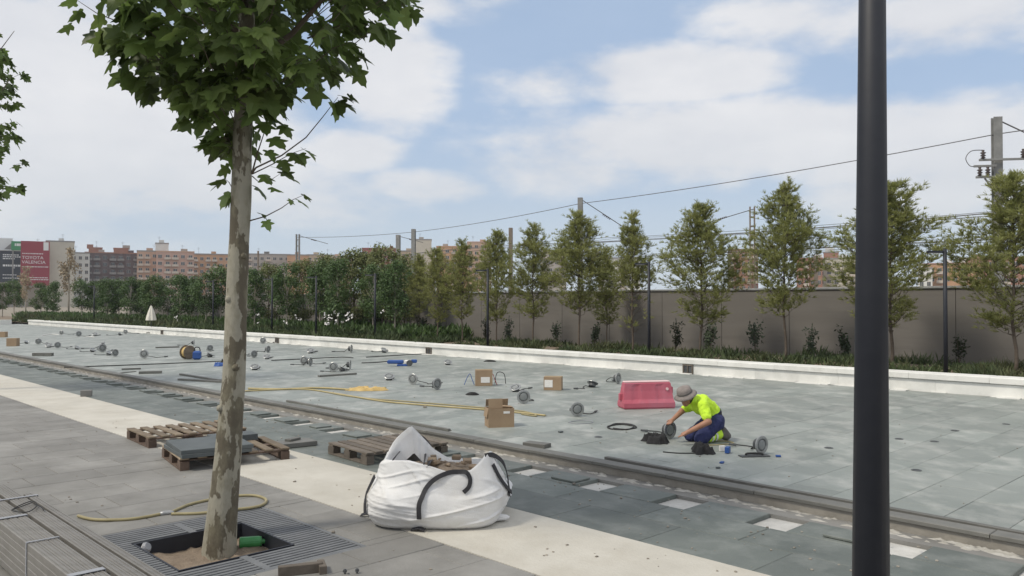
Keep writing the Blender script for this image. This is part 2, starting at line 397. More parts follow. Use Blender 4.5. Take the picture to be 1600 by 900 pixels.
# --- channel kerb: concrete upstand and dark cap stones
b = MB(); boxuv(b, -8, 80, 7.06, 7.20, -.3, .075); ker = tag(b.build('channel_kerb', M['concrete'], None), 'long concrete channel kerb with dark stone caps between the stone path and the pool', 'kerb')
cells = [(i * 1.0 - 6, i * 1.0 - 5, 7.03, 7.21) for i in range(84)]
tiles(ker, 'cap_stone', cells, .075, .112, M['kerbstone'], jit=.003)
cells = [(i * 1.0 - 5.6, i * 1.0 - 4.6, 7.255, 7.33) for i in range(84)]
tiles(ker, 'edge_stone', cells, .02, .085, M['kerbstone'], jit=.003)
# dried mortar along the foot of the kerb
b = MB(); r = random.Random(3)
for i in range(420):
    u = r.uniform(0, 1) ** 1.6 * 42 + 1.2; v = 6.88 + r.random() ** .6 * .16
    s = r.uniform(.012, .05); p = W(u, v, -.006 + s * .1); n = 6; vs = []
    for q in range(n): a = q / n * 6.283; k = s * r.uniform(.6, 1.5); vs.append(p + W(math.cos(a) * k * 1.6, math.sin(a) * k * .6, 0))
    vs = [Vector((x.x, x.y, -.0065)) for x in vs]; vs.append(p + Vector((0, 0, r.uniform(.004, .014))))
    b.add(vs, [(q, (q + 1) % n, n) for q in range(n)])
tag(b.build('mortar_spill', M['whitebit']), 'crumbly white mortar spilled along the foot of the channel kerb', 'mortar', kind='stuff')

# --- pool floor
b = MB(); boxuv(b, -10, 77, 7.262, 17.72, -.3, .035); pool = tag(b.build('pool_floor', M['joint']), kind='structure')
cells = []
for i in range(-10, 76 * 2):
    for k in range(-1, 11):
        v0 = 7.335 + k * 1.0 + (.5 if i % 2 else 0); v1 = min(v0 + 1.0, 17.7); v0 = max(v0, 7.335)
        if v1 - v0 > .05: cells.append((i * .5, i * .5 + .5, v0, v1))
PZ = .06
tiles(pool, 'floor_slab', cells, .01, PZ, M['pool'], jit=.0015, gap=.005, ch=.003)

# --- far white pool wall and its coping
b = MB(); boxuv(b, -4, 73.5, 17.75, 18.0, -.3, .30); ww = tag(b.build('pool_wall', M['white']), 'long low white rendered wall with thick coping along the planting bed', 'wall')
cells = [(i * 2 - 4, i * 2 - 2, 17.70, 17.76) for i in range(39)]
tiles(ww, 'wall_panel', cells, -.02, .302, M['white'], gap=.004)
cells = [(i * 1.5 - 4, i * 1.5 - 2.5, 17.645, 18.16) for i in range(52)]
tiles(ww, 'coping_stone', cells, .31, .435, M['white'], gap=.004, ch=.012)
for x in (1075, 670, 433, 253):
    p = vp(x, 571 if x > 1000 else 540, 17.69); u, v = UV(p); 
    b = MB()
    for (du0, du1, dz0, dz1) in ((-.15, -.12, .06, .30), (.12, .15, .06, .30), (-.12, .12, .27, .30), (-.12, .12, .06, .09), (-.015, .015, .09, .27)):
        boxuv(b, u + du0, u + du1, 17.665, 17.70, dz0, dz1)
    nb = b.build('wall_niche', M['oldwood'], ww)
    b = MB(); boxuv(b, u - .12, u + .12, 17.688, 17.699, .09, .27); b.build('niche_plate', M['fixturedark'], nb)
# pool end walls at the far left
b = MB(); boxuv(b, 75.6, 76.2, 4, 16.9, -.3, .42); tag(b.build('end_wall', M['white']), 'low white wall closing the far short end of the pool', 'wall')
# stepped crust at the foot of the white wall
b = MB(); r = random.Random(5)
for i in range(150):
    u = r.uniform(0, 50); boxuv(b, u, u + r.uniform(.1, .7), 17.70 - r.uniform(.03, .22), 17.72, .03, PZ + r.uniform(.005, .02))
tag(b.build('render_spill', M['white']), 'thin pale render crust left at the foot of the low white wall', 'mortar', kind='stuff')

# --- planting bed
b = MB(); n = 60; vs = []; fs = []
for i in range(n + 1):
    for j in range(9):
        u = -12 + i * 2.4; v = 18.15 + j * .8; vs.append(W(u, v, .16 + .12 * math.sin(j / 8 * math.pi) + .05 * mnoise.noise(Vector((u * .7, v * .9, 0)))))
for i in range(n):
    for j in range(8): a = i * 9 + j; fs.append((a, a + 1, a + 10, a + 9))
b.add(vs, fs); tag(b.build('planting_bed', M['soil'], smooth=True), kind='structure')

# --- grey boundary wall behind the pines, built of cast panels
WV = 24.0
b = MB(); boxuv(b, -14, 70, WV + .06, WV + .28, -.3, 2.26); gw = tag(b.build('boundary_wall', M['wallpanel']), 'tall brown-grey board-marked concrete wall behind the pine trees', 'wall')
cells = [(i * 2.4 - 14, i * 2.4 - 11.6, WV, WV + .07) for i in range(35)]
tiles(gw, 'wall_panel', cells, -.2, 2.26, M['wallpanel'], gap=.016, jit=.001, ch=.008)
cells = [(i * 3.0 - 14, i * 3.0 - 11, WV - .04, WV + .32) for i in range(28)]
tiles(gw, 'coping', cells, 2.262, 2.325, M['steel'], gap=.008)

# ================================================================== trees and plants
def leaf_shape():
    half = [(.10, -.03), (.26, -.06), (.44, .06), (.40, .16), (.30, .22), (.46, .36), (.60, .50), (.44, .54), (.27, .53), (.24, .66), (.20, .80), (.08, .88)]
    pts = [(0, .02)] + half + [(0, 1.04)] + [(-x, y) for x, y in reversed(half)]
    return pts
LEAF = leaf_shape()
def leaf_verts(bend, fold):
    vs = [Vector((0, .36, 0))] + [Vector((x, y, 0)) for x, y in LEAF]
    for q in vs: q.z = -fold * abs(q.x) - bend * q.y * q.y
    n = len(LEAF); fs = [(0, 1 + i, 1 + (i + 1) % n) for i in range(n)]
    return vs, fs
def leaf_matrix(pos, outdir, droop, size, r):
    y = (outdir + Vector((0, 0, -droop))).normalized()
    up = Vector((r.gauss(0, .35), r.gauss(0, .35), 1)); z = (up - y * up.dot(y)).normalized(); x = y.cross(z)
    m3 = Matrix((x, y, z)).transposed() * size
    return Matrix.Translation(pos) @ m3.to_4x4()

def plane_tree(base, axis_pts, axis_r, crown_r, limbs, twigs, seed, label, ntw, leafsize, nparts, parts_rule):
    """axis_pts: trunk points; crown_r(z): crown radius; limbs: number; twigs: extra hand-set twigs (pts, r, leaf spots)"""
    r = random.Random(seed); t = thing('plane_tree', base, label, 'tree', None)
    b = MB(); fine = []
    ap = [Vector(p) for p in axis_pts]
    def axis(z):
        for p, q in zip(ap, ap[1:]):
            if p.z <= z <= q.z: return p.lerp(q, (z - p.z) / max(1e-6, q.z - p.z))
        return ap[-1].copy() if z > ap[-1].z else ap[0].copy()
    # a smooth round trunk with slight swellings
    pts, rs = [], []
    z = ap[0].z; k = 0
    while z < ap[-1].z:
        p = axis(z); pts.append(p + Vector((mnoise.noise(Vector((z * 1.3, seed, 0))) * .012, 0, 0)))
        f = (z - ap[0].z) / (ap[-1].z - ap[0].z); i = min(int(f * (len(axis_r) - 1)), len(axis_r) - 2); g = f * (len(axis_r) - 1) - i
        rr = axis_r[i] * (1 - g) + axis_r[i + 1] * g
        rs.append(rr * (1 + .05 * mnoise.noise(Vector((z * 3.1, 4, seed))))); z += .06
    b.tube(pts, rs, 20); 
    for zk, ak in ((1.35, 5.2), (1.9, 4.1), (2.25, 5.6), (1.02, 3.9)):       # knots of cut branches
        p = axis(zk); f = (zk - ap[0].z) / (ap[-1].z - ap[0].z); rr = axis_r[0] * (1 - f) + axis_r[-1] * f
        d = Vector((math.cos(ak), math.sin(ak), .25)).normalized(); b.tube([p + d * rr * .75, p + d * rr * 1.02, p + d * rr * 1.10], [.035, .024, .008], 9)
    tr = b.build('trunk', M['bark'], t, smooth=True)
    b = MB(); tips = []
    ztop = ap[-1].z
    for i in range(limbs):
        z0 = ap[0].z + (ztop - ap[0].z) * (.62 + .38 * (i + .5) / limbs); p0 = axis(z0); a = i * 2.4 + r.uniform(-.3, .3)
        R1 = crown_r(min(z0 + 1.0, ztop + .6)) * r.uniform(.75, 1.0); d = Vector((math.cos(a), math.sin(a), 0))
        pp = [p0 + d * (R1 * q) + Vector((0, 0, (.75 * q + .35 * q * q) * R1 * r.uniform(.75, 1.1))) + Vector((r.gauss(0, .03), r.gauss(0, .03), 0)) * (q > 0) for q in (0, .25, .5, .75, 1)]
        b.tube(pp, [.028, .022, .016, .011, .006], 6); tips.append(pp)
    b.build('limbs', M['bark2'], t, smooth=True)
    leaves = []
    fine = MB()
    for i in range(ntw):
        for _ in range(30):
            z = r.uniform(crown_r.z0, crown_r.z1); a = r.uniform(0, 6.283); rad = crown_r(z) * (r.random() ** .55)
            dens = .55 + .9 * mnoise.noise(Vector((math.cos(a) * rad * 1.7, math.sin(a) * rad * 1.7, z * 1.7 + seed)))
            ax = axis(z); out = Vector((math.cos(a), math.sin(a), 0)); p = Vector((ax.x, ax.y, z)) + out * rad
            if crown_r.ok and not crown_r.ok(p): continue
            if r.random() < dens + .2: break
        if crown_r.ok and not crown_r.ok(p): continue
        st = p - out * .28 - Vector((0, 0, .16)); fine.tube([st, (st + p) / 2 + Vector((0, 0, .03)), p], [.0045, .0035, .002], 4, caps=False)
        for k in range(r.randint(4, 6)):
            o2 = Matrix.Rotation(r.uniform(-1.5, 1.5), 3, 'Z') @ out
            q = p + o2 * r.uniform(.01, .10) - out * r.uniform(0, .16) + Vector((0, 0, r.uniform(-.09, .07)))
            leaves.append((q, o2, r.uniform(.2, 1.5), leafsize * r.uniform(.65, 1.15)))
    for pts, rr, spots in twigs:
        fine.tube(pts, rr, 5)
        for (q, dirv, s) in spots:
            dv = Vector(dirv); leaves.append((Vector(q), Vector((dv.x, dv.y, 0)).normalized(), max(.1, -dv.z), s))
    tag(fine.build('twigs', M['bark2'], t), kind='stuff')
    mats_ = [(leaf_matrix(q, o2, dr, s, r)) for q, o2, dr, s in leaves]
    chosen = set(parts_rule(mats_)[:nparts])
    var = [leaf_verts(bd, fd) for bd, fd in ((.18, .10), (.35, .22), (.05, .32), (.28, -.12))]
    b = MB()
    for i, mt in enumerate(mats_):
        if i in chosen: continue
        vs, fs = var[i % 4]; b.add([mt @ q for q in vs], fs)
    cr = b.build('crown', M['leaf'], t, smooth=False); tag(cr, kind='stuff')
    meshes = []
    for vs, fs in var:
        lb = MB(); lb.add(vs, fs); meshes.append(lb.mesh('leaf', M['leaf']))
    off = Matrix.Translation(-Vector(base))
    for i in chosen:
        o = link('leaf', meshes[i % 4], cr); o.matrix_basis = off @ mats_[i]
    return t
class CrownR:
    ok = None
    def __init__(s, pts): s.p = pts; s.z0 = pts[0][0]; s.z1 = pts[-1][0]
    def __call__(s, z):
        if z <= s.z0: return s.p[0][1]
        for (a, ra), (c, rc) in zip(s.p, s.p[1:]):
            if z <= c: return ra + (rc - ra) * (z - a) / (c - a)
        return s.p[-1][1]
def nearest_in_frame(mats_):
    out = []
    for i, mt in enumerate(mats_):
        p = mt.translation; x, y, d = proj(p)
        if 0 < x < 1600 and -10 < y < 900: out.append((d - .004 * abs(x - 380) + (0 if y > 10 else .5), i))
    out.sort(); return [i for _, i in out]

# tree in the grate, beside the big bag
TB = gp(340, 868, -.15); TD = TB.y
tp = lambda x, y, dd=0.0: dp(x, y, TD + dd)
axis_pts = [TB - Vector((0, 0, .08)), tp(348, 800), tp(357, 700), tp(365, 600), tp(371, 450), tp(376, 300), tp(380, 200), tp(384, 110), tp(386, 20), tp(390, -150), tp(392, -330)]
k = TD / FPX
axis_r = [27 * k, 21.5 * k, 18.3 * k, 16.6 * k, 15.8 * k, 15.2 * k, 14.2 * k, 12 * k, 7 * k, 4 * k, 2 * k]
zz = lambda y: tp(380, y).z
crown = CrownR([(zz(228), .20), (zz(200), .42), (zz(150), .70), (zz(100), 1.02), (zz(50), 1.26), (zz(0), 1.40), (zz(-100), 1.6), (zz(-220), 1.55), (zz(-360), 1.15), (zz(-460), .5)])
crown.ok = lambda p: (lambda x, y, d: not (d < TD + .05 and 345 < x < 405 and y > 105) and not (x > 392 and y > 118 + max(0, 470 - x) * .75) and not (x > 470 and y > 105 + (580 - x) * .35))(*proj(p))
def tw(path, rr, spots, dd=0.0):
    pts = [tp(x, y, dd) for x, y in path]
    return (pts, [rr * (1 - .75 * i / (len(pts) - 1)) for i in range(len(pts))], [(tp(x, y, dd + e), d, s) for (x, y, e, d, s) in spots])
sp = lambda x, y, dx=.6, dz=-.8, s=.16, e=0.0: (x, y, e, (dx, -.35, dz), s)
twl = [tw([(393, 272), (400, 262), (440, 243), (478, 215), (505, 182), (528, 152)], .009, [sp(520, 160, .3, -1.2, .2), sp(535, 158, .9, -.6, .17), sp(533, 150, .9, .2, .15), sp(528, 158, .2, -1.4, .17), sp(545, 152, 1, -.3, .12)]),
       tw([(394, 270), (402, 240), (412, 210), (420, 180)], .008, [sp(425, 215, .7, -.6, .17), sp(405, 208, -.3, -.8, .15), sp(430, 185, .8, -.6, .17), sp(418, 235, .6, -.9, .13), sp(412, 190, .2, -.9, .17), sp(440, 195, .9, -.8, .14)]),
       tw([(394, 272), (425, 257), (455, 240), (478, 232)], .006, [sp(458, 238, .6, -.9, .17), sp(475, 234, .9, -.5, .15), sp(440, 250, .5, -1, .14), sp(468, 240, .3, -1.2, .12)]),
       tw([(394, 275), (405, 285), (425, 280), (440, 270)], .005, [sp(412, 272, .5, -.9, .14), sp(440, 268, .8, -.4, .14), sp(450, 275, .9, -.4, .14), sp(402, 292, .6, -.5, .16), sp(425, 292, .8, -.4, .13), sp(430, 262, .4, .7, .12)]),
       tw([(390, 345), (415, 338), (440, 325), (458, 312), (474, 305)], .006, [sp(466, 312, .9, -.5, .13), sp(474, 306, .9, .1, .1), sp(408, 335, .3, .8, .1), sp(415, 345, .4, -1.2, .1), sp(455, 312, .1, -.8, .07)]),
       tw([(366, 300), (358, 285), (350, 278)], .005, [sp(360, 300, -.3, -1, .16), sp(352, 280, -.9, -.3, .15), sp(345, 288, -.9, -.4, .1), sp(358, 262, -.5, -.6, .13), sp(362, 308, -.4, -.9, .12)]),
       tw([(368, 235), (360, 225), (355, 210)], .006, [sp(358, 228, -.4, -.9, .15), sp(352, 215, -.7, -.6, .17), sp(365, 245, .1, -1.1, .14)]),
       tw([(300, 75), (250, 62), (200, 40), (150, 20), (120, 0)], .008, [sp(205, 55, -.5, -.8, .17), sp(190, 70, -.6, -.8, .16), sp(165, 30, -.7, -.6, .15), sp(150, 50, -.5, -.9, .15), sp(130, 18, -.9, -.5, .14), sp(112, 38, -.8, -.7, .13), sp(120, 5, -.8, .1, .13), sp(225, 78, -.3, -.9, .18), sp(180, 92, -.5, -.9, .16), sp(240, 95, -.3, -.9, .17)], -.3),
       tw([(480, 60), (530, 40), (575, 20), (610, 0)], .008, [sp(560, 45, .5, -.8, .17), sp(580, 35, .7, -.7, .16), sp(600, 20, .9, -.6, .14), sp(545, 65, .4, -.9, .17), sp(565, 88, .5, -.9, .17), sp(535, 95, .3, -.9, .16), sp(612, 8, .9, -.2, .12)], .2)]
plane_tree(TB, axis_pts, axis_r, crown, 11, twl, 11, 'plane tree with mottled bark growing in the square tree pit', 600, .18, 300, nearest_in_frame)

# its neighbour down the row, of which only the crown edge shows
B2 = gp(-95, 612, 0.0); B2.z = -.02
D2 = B2.y; t2 = lambda x, y: dp(x, y, D2)
z2 = lambda y: t2(-95, y).z
cr2 = CrownR([(z2(345), .5), (z2(300), 1.25), (z2(235), 1.75), (z2(180), 1.55), (z2(150), 1.35), (z2(100), 1.6), (z2(60), 1.35), (z2(0), 1.0), (z2(-60), .4)])
plane_tree(B2, [B2, t2(-93, 500), t2(-92, 350), t2(-92, 150), t2(-92, 0)], [.12, .1, .08, .05, .02], cr2, 9, [], 23, 'plane tree whose crown edge hangs over the pavement far from the bag', 420, .19, 160, nearest_in_frame)

# --- pines
def pine_mesh(seed, H=5.0, wid=1.05, dead=.0, low=.25, open_=0.0):
    r = random.Random(seed); tb = MB(); cb = MB()
    n = 14; pts = [Vector((mnoise.noise(Vector((i * .35, seed, 0))) * .05, mnoise.noise(Vector((seed, i * .35, 0))) * .05, H * i / n * .97)) for i in range(n + 1)]
    tb.tube(pts, [.027 * (1 - i / (n + .6)) + .004 for i in range(n + 1)], 8)
    ax = lambda z: pts[min(int(z / (H * .97) * n), n)]
    def tuft(p, d, s):
        d = d.normalized(); o = d.orthogonal().normalized(); o2 = d.cross(o)
        for q in range(13):
            a = r.uniform(0, 6.283); sp_ = r.uniform(.25, .85); e = (d + (o * math.cos(a) + o2 * math.sin(a)) * sp_).normalized() * s * r.uniform(.7, 1.2)
            w = e.cross(Vector((r.gauss(0, 1), r.gauss(0, 1), r.gauss(0, 1)))).normalized() * .0048
            cb.add([p - w, p + w, p + e + w * .5, p + e - w * .5], [(0, 1, 2, 3)])
    z = H * low; i = 0
    while z < H * .98:
        f = (z / H - low) / (1 - low)
        prof = (math.sin(min(1, (f + .16) / .46) * math.pi / 2) if f < .3 else (1 - ((f - .3) / .7) ** 1.25 * .93))
        for k in range(r.randint(3, 5)):
            a = i * 2.1 + k * 1.45 + r.uniform(-.4, .4); L_ = wid * prof * r.uniform(.38, 1.2)
            rise = .72 + .9 * f + r.uniform(-.1, .15); d = Vector((math.cos(a), math.sin(a), rise)).normalized()
            p0 = ax(z).copy(); p0.z = z; bp = [p0]
            for q in range(1, 6):
                bp.append(p0 + d * (L_ * q / 5) + Vector((0, 0, .10 * L_ * (q / 5) ** 2)) + Vector((r.gauss(0, .018), r.gauss(0, .018), r.gauss(0, .015))))
            tb.tube(bp, [.009, .008, .006, .005, .004, .002], 5, caps=False)
            bare = f < dead
            for q in range(1, 6):
                fr = q / 5
                if bare and r.random() < .93: continue
                if r.random() < open_: continue
                nt = 1 + int(6.5 * fr * (L_ / .6)) if fr > .3 else r.randint(0, 1)
                for _ in range(nt):
                    sd = Vector((r.gauss(0, 1), r.gauss(0, 1), r.gauss(.45, .7))).normalized()
                    l2 = r.uniform(.05, .26) * (.6 + .5 * L_); e = bp[q] + (d * .5 + sd) * l2
                    if r.random() < .5: tb.tube([bp[q], e], [.004, .002], 3, caps=False)
                    tuft(e, d * .4 + sd * .6 + Vector((0, 0, .5)), r.uniform(.075, .14)); tuft(bp[q].lerp(e, .6), d * .4 + sd + Vector((0, 0, .4)), r.uniform(.07, .12))
        z += H * .034 * r.uniform(.8, 1.3); i += 1
    for _ in range(10): tuft(pts[-1] + Vector((r.gauss(0, .03), r.gauss(0, .03), r.uniform(-.2, .1))), Vector((r.gauss(0, .3), r.gauss(0, .3), 1)), .13)
    return tb.mesh('trunk', M['bark2'], True), cb.mesh('crown', M['pine'])
PV = [pine_mesh(31, wid=.95, low=.26), pine_mesh(32, wid=1.15, low=.2), pine_mesh(33, wid=.85, low=.16, dead=.27), pine_mesh(34, wid=1.0, low=.24, open_=.12)]
def tree_thing(name, meshes, loc, rz, sc, label, cat, group):
    t = thing(name, loc, label, cat, group); t.rotation_euler = (0, 0, rz); t.scale = sc
    for nm, me in zip(('trunk', 'crown'), meshes):
        o = link(nm, me, t)
    return t
pines = [(1584, 272, 1, 1.12), (1392, 284, 1, 1.1), (1226, 287, 0, .93), (1096, 318, 1, 1.0), (988, 336, 2, .95), (905, 331, 0, 1.0), (833, 353, 3, .92), (776, 361, 1, .8), (722, 377, 3, .82), (684, 388, 1, .85),
         (948, 392, 3, .8), (655, 398, 0, .8)]
for i, (x, yt, k, wd) in enumerate(pines):
    v = 21.0 if i < 10 else 22.8
    p = vp(x, 471, v); top = vp(x, yt, v).z; base = Vector((p.x, p.y, .18)); H = (top - .18) / 5.0
    lab = {0: 'pine standing in front of the large mast with insulators', 2: 'tall pine between the brown double-channel mast and the thick pole', 3: 'broad pine between a lamp post and the brown double-channel mast', 4: 'pine with bare dead lower branches beside a lamp post', 5: 'pine whose crown covers the grey mast with the stay wire', 1: 'broad pine standing directly behind the thick dark lamp pole', 6: 'pine standing beside the short brown mast', 10: 'small pine set back between two larger pines, before the wall'}.get(i, 'young green pine in the row along the boundary wall')
    tree_thing('pine_tree', PV[k], base, i * 1.3, (H * wd * 1.4, H * wd * 1.4, H), lab, 'tree', 'pines along the boundary wall')

# --- dense broadleaf trees further left
def broad_mesh(seed, H=3.5, rad=.95, z0=1.25, leaf=.10, n=4300, m_='broad', barkm='palebark'):
    r = random.Random(seed); tb = MB(); cb = MB()
    tb.tube([Vector((mnoise.noise(Vector((i, seed, 0))) * .03, 0, H * .75 * i / 8)) for i in range(9)], [.05 - .004 * i for i in range(9)], 8)
    cl = []
    for i in range(34):
        a = r.uniform(0, 6.283); f = r.random(); zc = z0 + (H - z0) * f; rr = rad * math.sqrt(max(.05, 1 - ((f - .42) / .62) ** 2)) * r.uniform(.35, .85)
        c = Vector((math.cos(a) * rr, math.sin(a) * rr, zc)); cl.append((c, r.uniform(.24, .42)))
        if i % 2 == 0: tb.tube([Vector((0, 0, max(z0 * .85, zc - .7))), c * .55 + Vector((0, 0, zc * .42)), c], [.02, .012, .005], 5, caps=False)
    for i in range(n):
        c, s = cl[r.randrange(len(cl))]; d = Vector((r.gauss(0, 1), r.gauss(0, 1), r.gauss(0, 1))).normalized(); p = c + d * s * r.random() ** .35
        nn = (d + Vector((r.gauss(0, .6), r.gauss(0, .6), r.gauss(.6, .5)))).normalized(); x = nn.orthogonal().normalized(); x.rotate(Matrix.Rotation(r.uniform(0, 6.28), 3, nn)); y = nn.cross(x)
        l = leaf * r.uniform(.6, 1.3); cb.add([p - x * l * .5, p - y * l * .32, p + x * l * .6, p + y * l * .32], [(0, 1, 2, 3)])
    return tb.mesh('trunk', M[barkm], True), cb.mesh('crown', M[m_])
BV = [broad_mesh(41), broad_mesh(42, rad=1.05), broad_mesh(43, rad=.85, z0=1.1), broad_mesh(44, H=3.6, rad=1.1, z0=.9, m_='broad2', barkm='bark2')]
bl = [(617, 414, 0, 21.0), (583, 418, 1, 21.6), (553, 392, 3, 23), (528, 408, 2, 21.2), (500, 414, 0, 21.8), (474, 408, 3, 22.5), (448, 416, 1, 21.0), (420, 414, 3, 22.2), (398, 424, 2, 21.2), (345, 420, 0, 21.8), (322, 430, 1, 21.0),
      (598, 386, 3, 23.2), (632, 402, 3, 23.3), (570, 398, 3, 23.4), (508, 400, 3, 23.2), (300, 436, 0, 22.5), (282, 432, 2, 21.4), (262, 438, 1, 22.2), (240, 434, 0, 21), (222, 440, 2, 22.2), (204, 436, 1, 21.2), (186, 440, 0, 22), (168, 438, 2, 21.2),
      (150, 442, 1, 22.4), (128, 440, 0, 21.4), (84, 442, 2, 22.0), (64, 444, 1, 21.4), (22, 440, 0, 22.2), (4, 444, 2, 21.4)]
for i, (x, yt, k, v) in enumerate(bl):
    p = vp(x, 471, v); top = vp(x, yt, v).z; H = (top - .16) / (3.6 if k == 3 else 3.5); w = min(1.25, max(.8, H * .95)) * (1.0 if x > 380 else 1.15)
    lab = 'loose olive green tree rising behind the clipped round trees' if k == 3 else ('round dark green tree on a pale slender trunk beside the row of pines' if i == 0 else 'dense dark green round tree in the long row behind the pool')
    tree_thing('broadleaf_tree', BV[k], Vector((p.x, p.y, .15)), i * 1.7, (w, w, H), lab, 'tree', 'dense trees behind the pool')
# young, almost bare trees on the far edge
def sapling(seed):
    r = random.Random(seed); tb = MB(); cb = MB(); H = 5.0
    tb.tube([(0, 0, 0), (.02, 0, 1.5), (0, .02, 3), (.03, 0, 4.2), (0, 0, 5)], [.075, .07, .055, .03, .01], 8)
    for i in range(30):
        z = 1.9 + 3 * r.random(); a = r.uniform(0, 6.283); L_ = r.uniform(.4, 1.0) * (1.25 - .6 * (z - 2) / 3); d = Vector((math.cos(a), math.sin(a), .8)).normalized()
        tb.tube([(0, 0, z), d * L_ * .5 + Vector((0, 0, z)), d * L_ + Vector((0, 0, z + .08))], [.014, .009, .004], 4, caps=False)
        for k in range(26):
            p = d * L_ * r.uniform(.35, 1.05) + Vector((r.gauss(0, .12), r.gauss(0, .12), z + r.gauss(0, .12))); x = Vector((r.gauss(0, 1), r.gauss(0, 1), r.gauss(0, 1))).normalized(); y = x.orthogonal().normalized(); l = .09
            cb.add([p - x * l, p - y * l * .6, p + x * l, p + y * l * .6], [(0, 1, 2, 3)])
    return tb.mesh('trunk', M['palebark'], True), cb.mesh('crown', M['sapleaf'])
M['sapleaf'] = mat('dry_brown_leaf', (.26, .20, .13), (.34, .28, .19), .8, 2, var=.3)
SV = sapling(61)
for (x, yb, yt, lab) in ((107, 501, 393, 'sparse brown-leaved sapling on a pale trunk at the pool corner'), (40, 500, 420, 'thin pale-trunked sapling near the billboards beyond the pool end')):
    p = gp(x, yb, .1); sc = (dp(x, yt, p.y).z - .1) / 5.0
    tree_thing('sapling', SV, p, x, (sc * .9, sc * .9, sc), lab, 'tree', None)

# --- low planting in the bed (nobody could count it)
b = MB(); r = random.Random(8)
def blades(b, p, n, h, spread, w):
    for _ in range(n):
        d = Vector((r.gauss(0, spread), r.gauss(0, spread), 1)).normalized() * h * r.uniform(.55, 1.2); s = d.cross(Vector((r.gauss(0, 1), r.gauss(0, 1), .1))).normalized() * w
        o = Vector((r.gauss(0, .09), r.gauss(0, .09), 0)) * (h / .4); b.add([p + o - s * .4, p + o + s * .4, p + o + d * .6 + s, p + o + d, p + o + d * .6 - s], [(0, 1, 2, 3, 4)])
def bedz(u, v): return .16 + .12 * math.sin((v - 18.15) / 6.4 * math.pi)
for i in range(5200):
    u = r.random() ** 1.25 * 84 - 2; v = 18.3 + r.random() ** 1.1 * 4.6
    if mnoise.noise(Vector((u * .55, v * .8, 2))) < -.12 and u < 26: continue
    h = .20 + .42 * max(0, mnoise.noise(Vector((u * .8, v * .9, 7))) + .15); h *= (1 + max(0, min(1, (u - 24) / 16)) * .9)
    blades(b, W(u, v, bedz(u, v) - .03), 15, max(.12, h * .85), .6, .010 + .0006 * max(0, u))
tag(b.build('low_planting', M['shrub']), 'low mixed green shrubs and grasses covering the planting bed', 'ground cover', kind='stuff')
b = MB()
for i in range(2600):          # taller thicket between the trees on the left
    u = r.uniform(27, 92); v = r.uniform(20.6, 23.9); h = .6 + .4 * mnoise.noise(Vector((u * .3, v * .4, 1)))
    blades(b, W(u, v, .1 + r.random() * .5), 10, h * .75, .55, .05)
tag(b.build('thicket', M['broad']), 'dark green thicket filling the gaps under the round trees', 'thicket', kind='stuff')
b = MB()
for (x0, x1, n) in ((440, 470, 4), (505, 552, 16), (590, 600, 1), (272, 282, 2), (395, 410, 3)):
    for i in range(n):
        p = vp(r.uniform(x0, x1), r.uniform(486, 506), r.uniform(19.4, 20.4))
        for k in range(5):
            x = Vector((r.gauss(0, 1), r.gauss(0, 1), r.gauss(0, 1))).normalized(); y = x.orthogonal().normalized(); q = p + Vector((r.gauss(0, .05), r.gauss(0, .05), r.gauss(0, .04)))
            b.add([q - x * .05, q - y * .04, q + x * .05, q + y * .04], [(0, 1, 2, 3)])
tag(b.build('white_blossom', M['petal']), 'scattered white blossom among the dark thicket under the round trees', 'flowers', kind='stuff')
# young shrubs against the wall
def shrub_mesh(seed):
    r = random.Random(seed); b = MB(); st = MB()
    for i in range(5):
        a = r.uniform(0, 6.28); L_ = r.uniform(.45, .85); top = Vector((math.cos(a) * .16, math.sin(a) * .16, L_)); st.tube([(0, 0, 0), top * .5 + Vector((0, 0, .05)), top], [.012, .008, .004], 5)
        for k in range(60):
            p = top * r.uniform(.5, 1.1) + Vector((r.gauss(0, .07), r.gauss(0, .07), r.gauss(0, .06))); x = Vector((r.gauss(0, 1), r.gauss(0, 1), r.gauss(0, .6))).normalized(); y = x.orthogonal().normalized(); l = r.uniform(.03, .055)
            b.add([p - x * l, p - y * l * .55, p + x * l, p + y * l * .55], [(0, 1, 2, 3)])
    return st.mesh('stem', M['bark2']), b.mesh('foliage', M['darkleaf'])
SH = [shrub_mesh(71), shrub_mesh(72), shrub_mesh(73)]
for i, (x, yt) in enumerate(((1181, 502), (1271, 512), (1322, 511), (1497, 525), (1054, 503), (928, 500), (870, 504), (797, 498), (688, 492), (660, 494), (757, 497), (1108, 498))):
    v = 22.9; p = vp(x, 471, v); h = vp(x, yt, v).z - .16
    t = thing('young_shrub', Vector((p.x, p.y, .14)), 'small dark leafy shrub planted at the foot of the boundary wall', 'shrub', 'young shrubs at the foot of the boundary wall'); t.rotation_euler = (0, 0, i * 1.1); s = max(.6, h / .85); t.scale = (s * .8, s * .8, s)
    for nm, me in zip(('stem', 'foliage'), SH[i % 3]): link(nm, me, t)

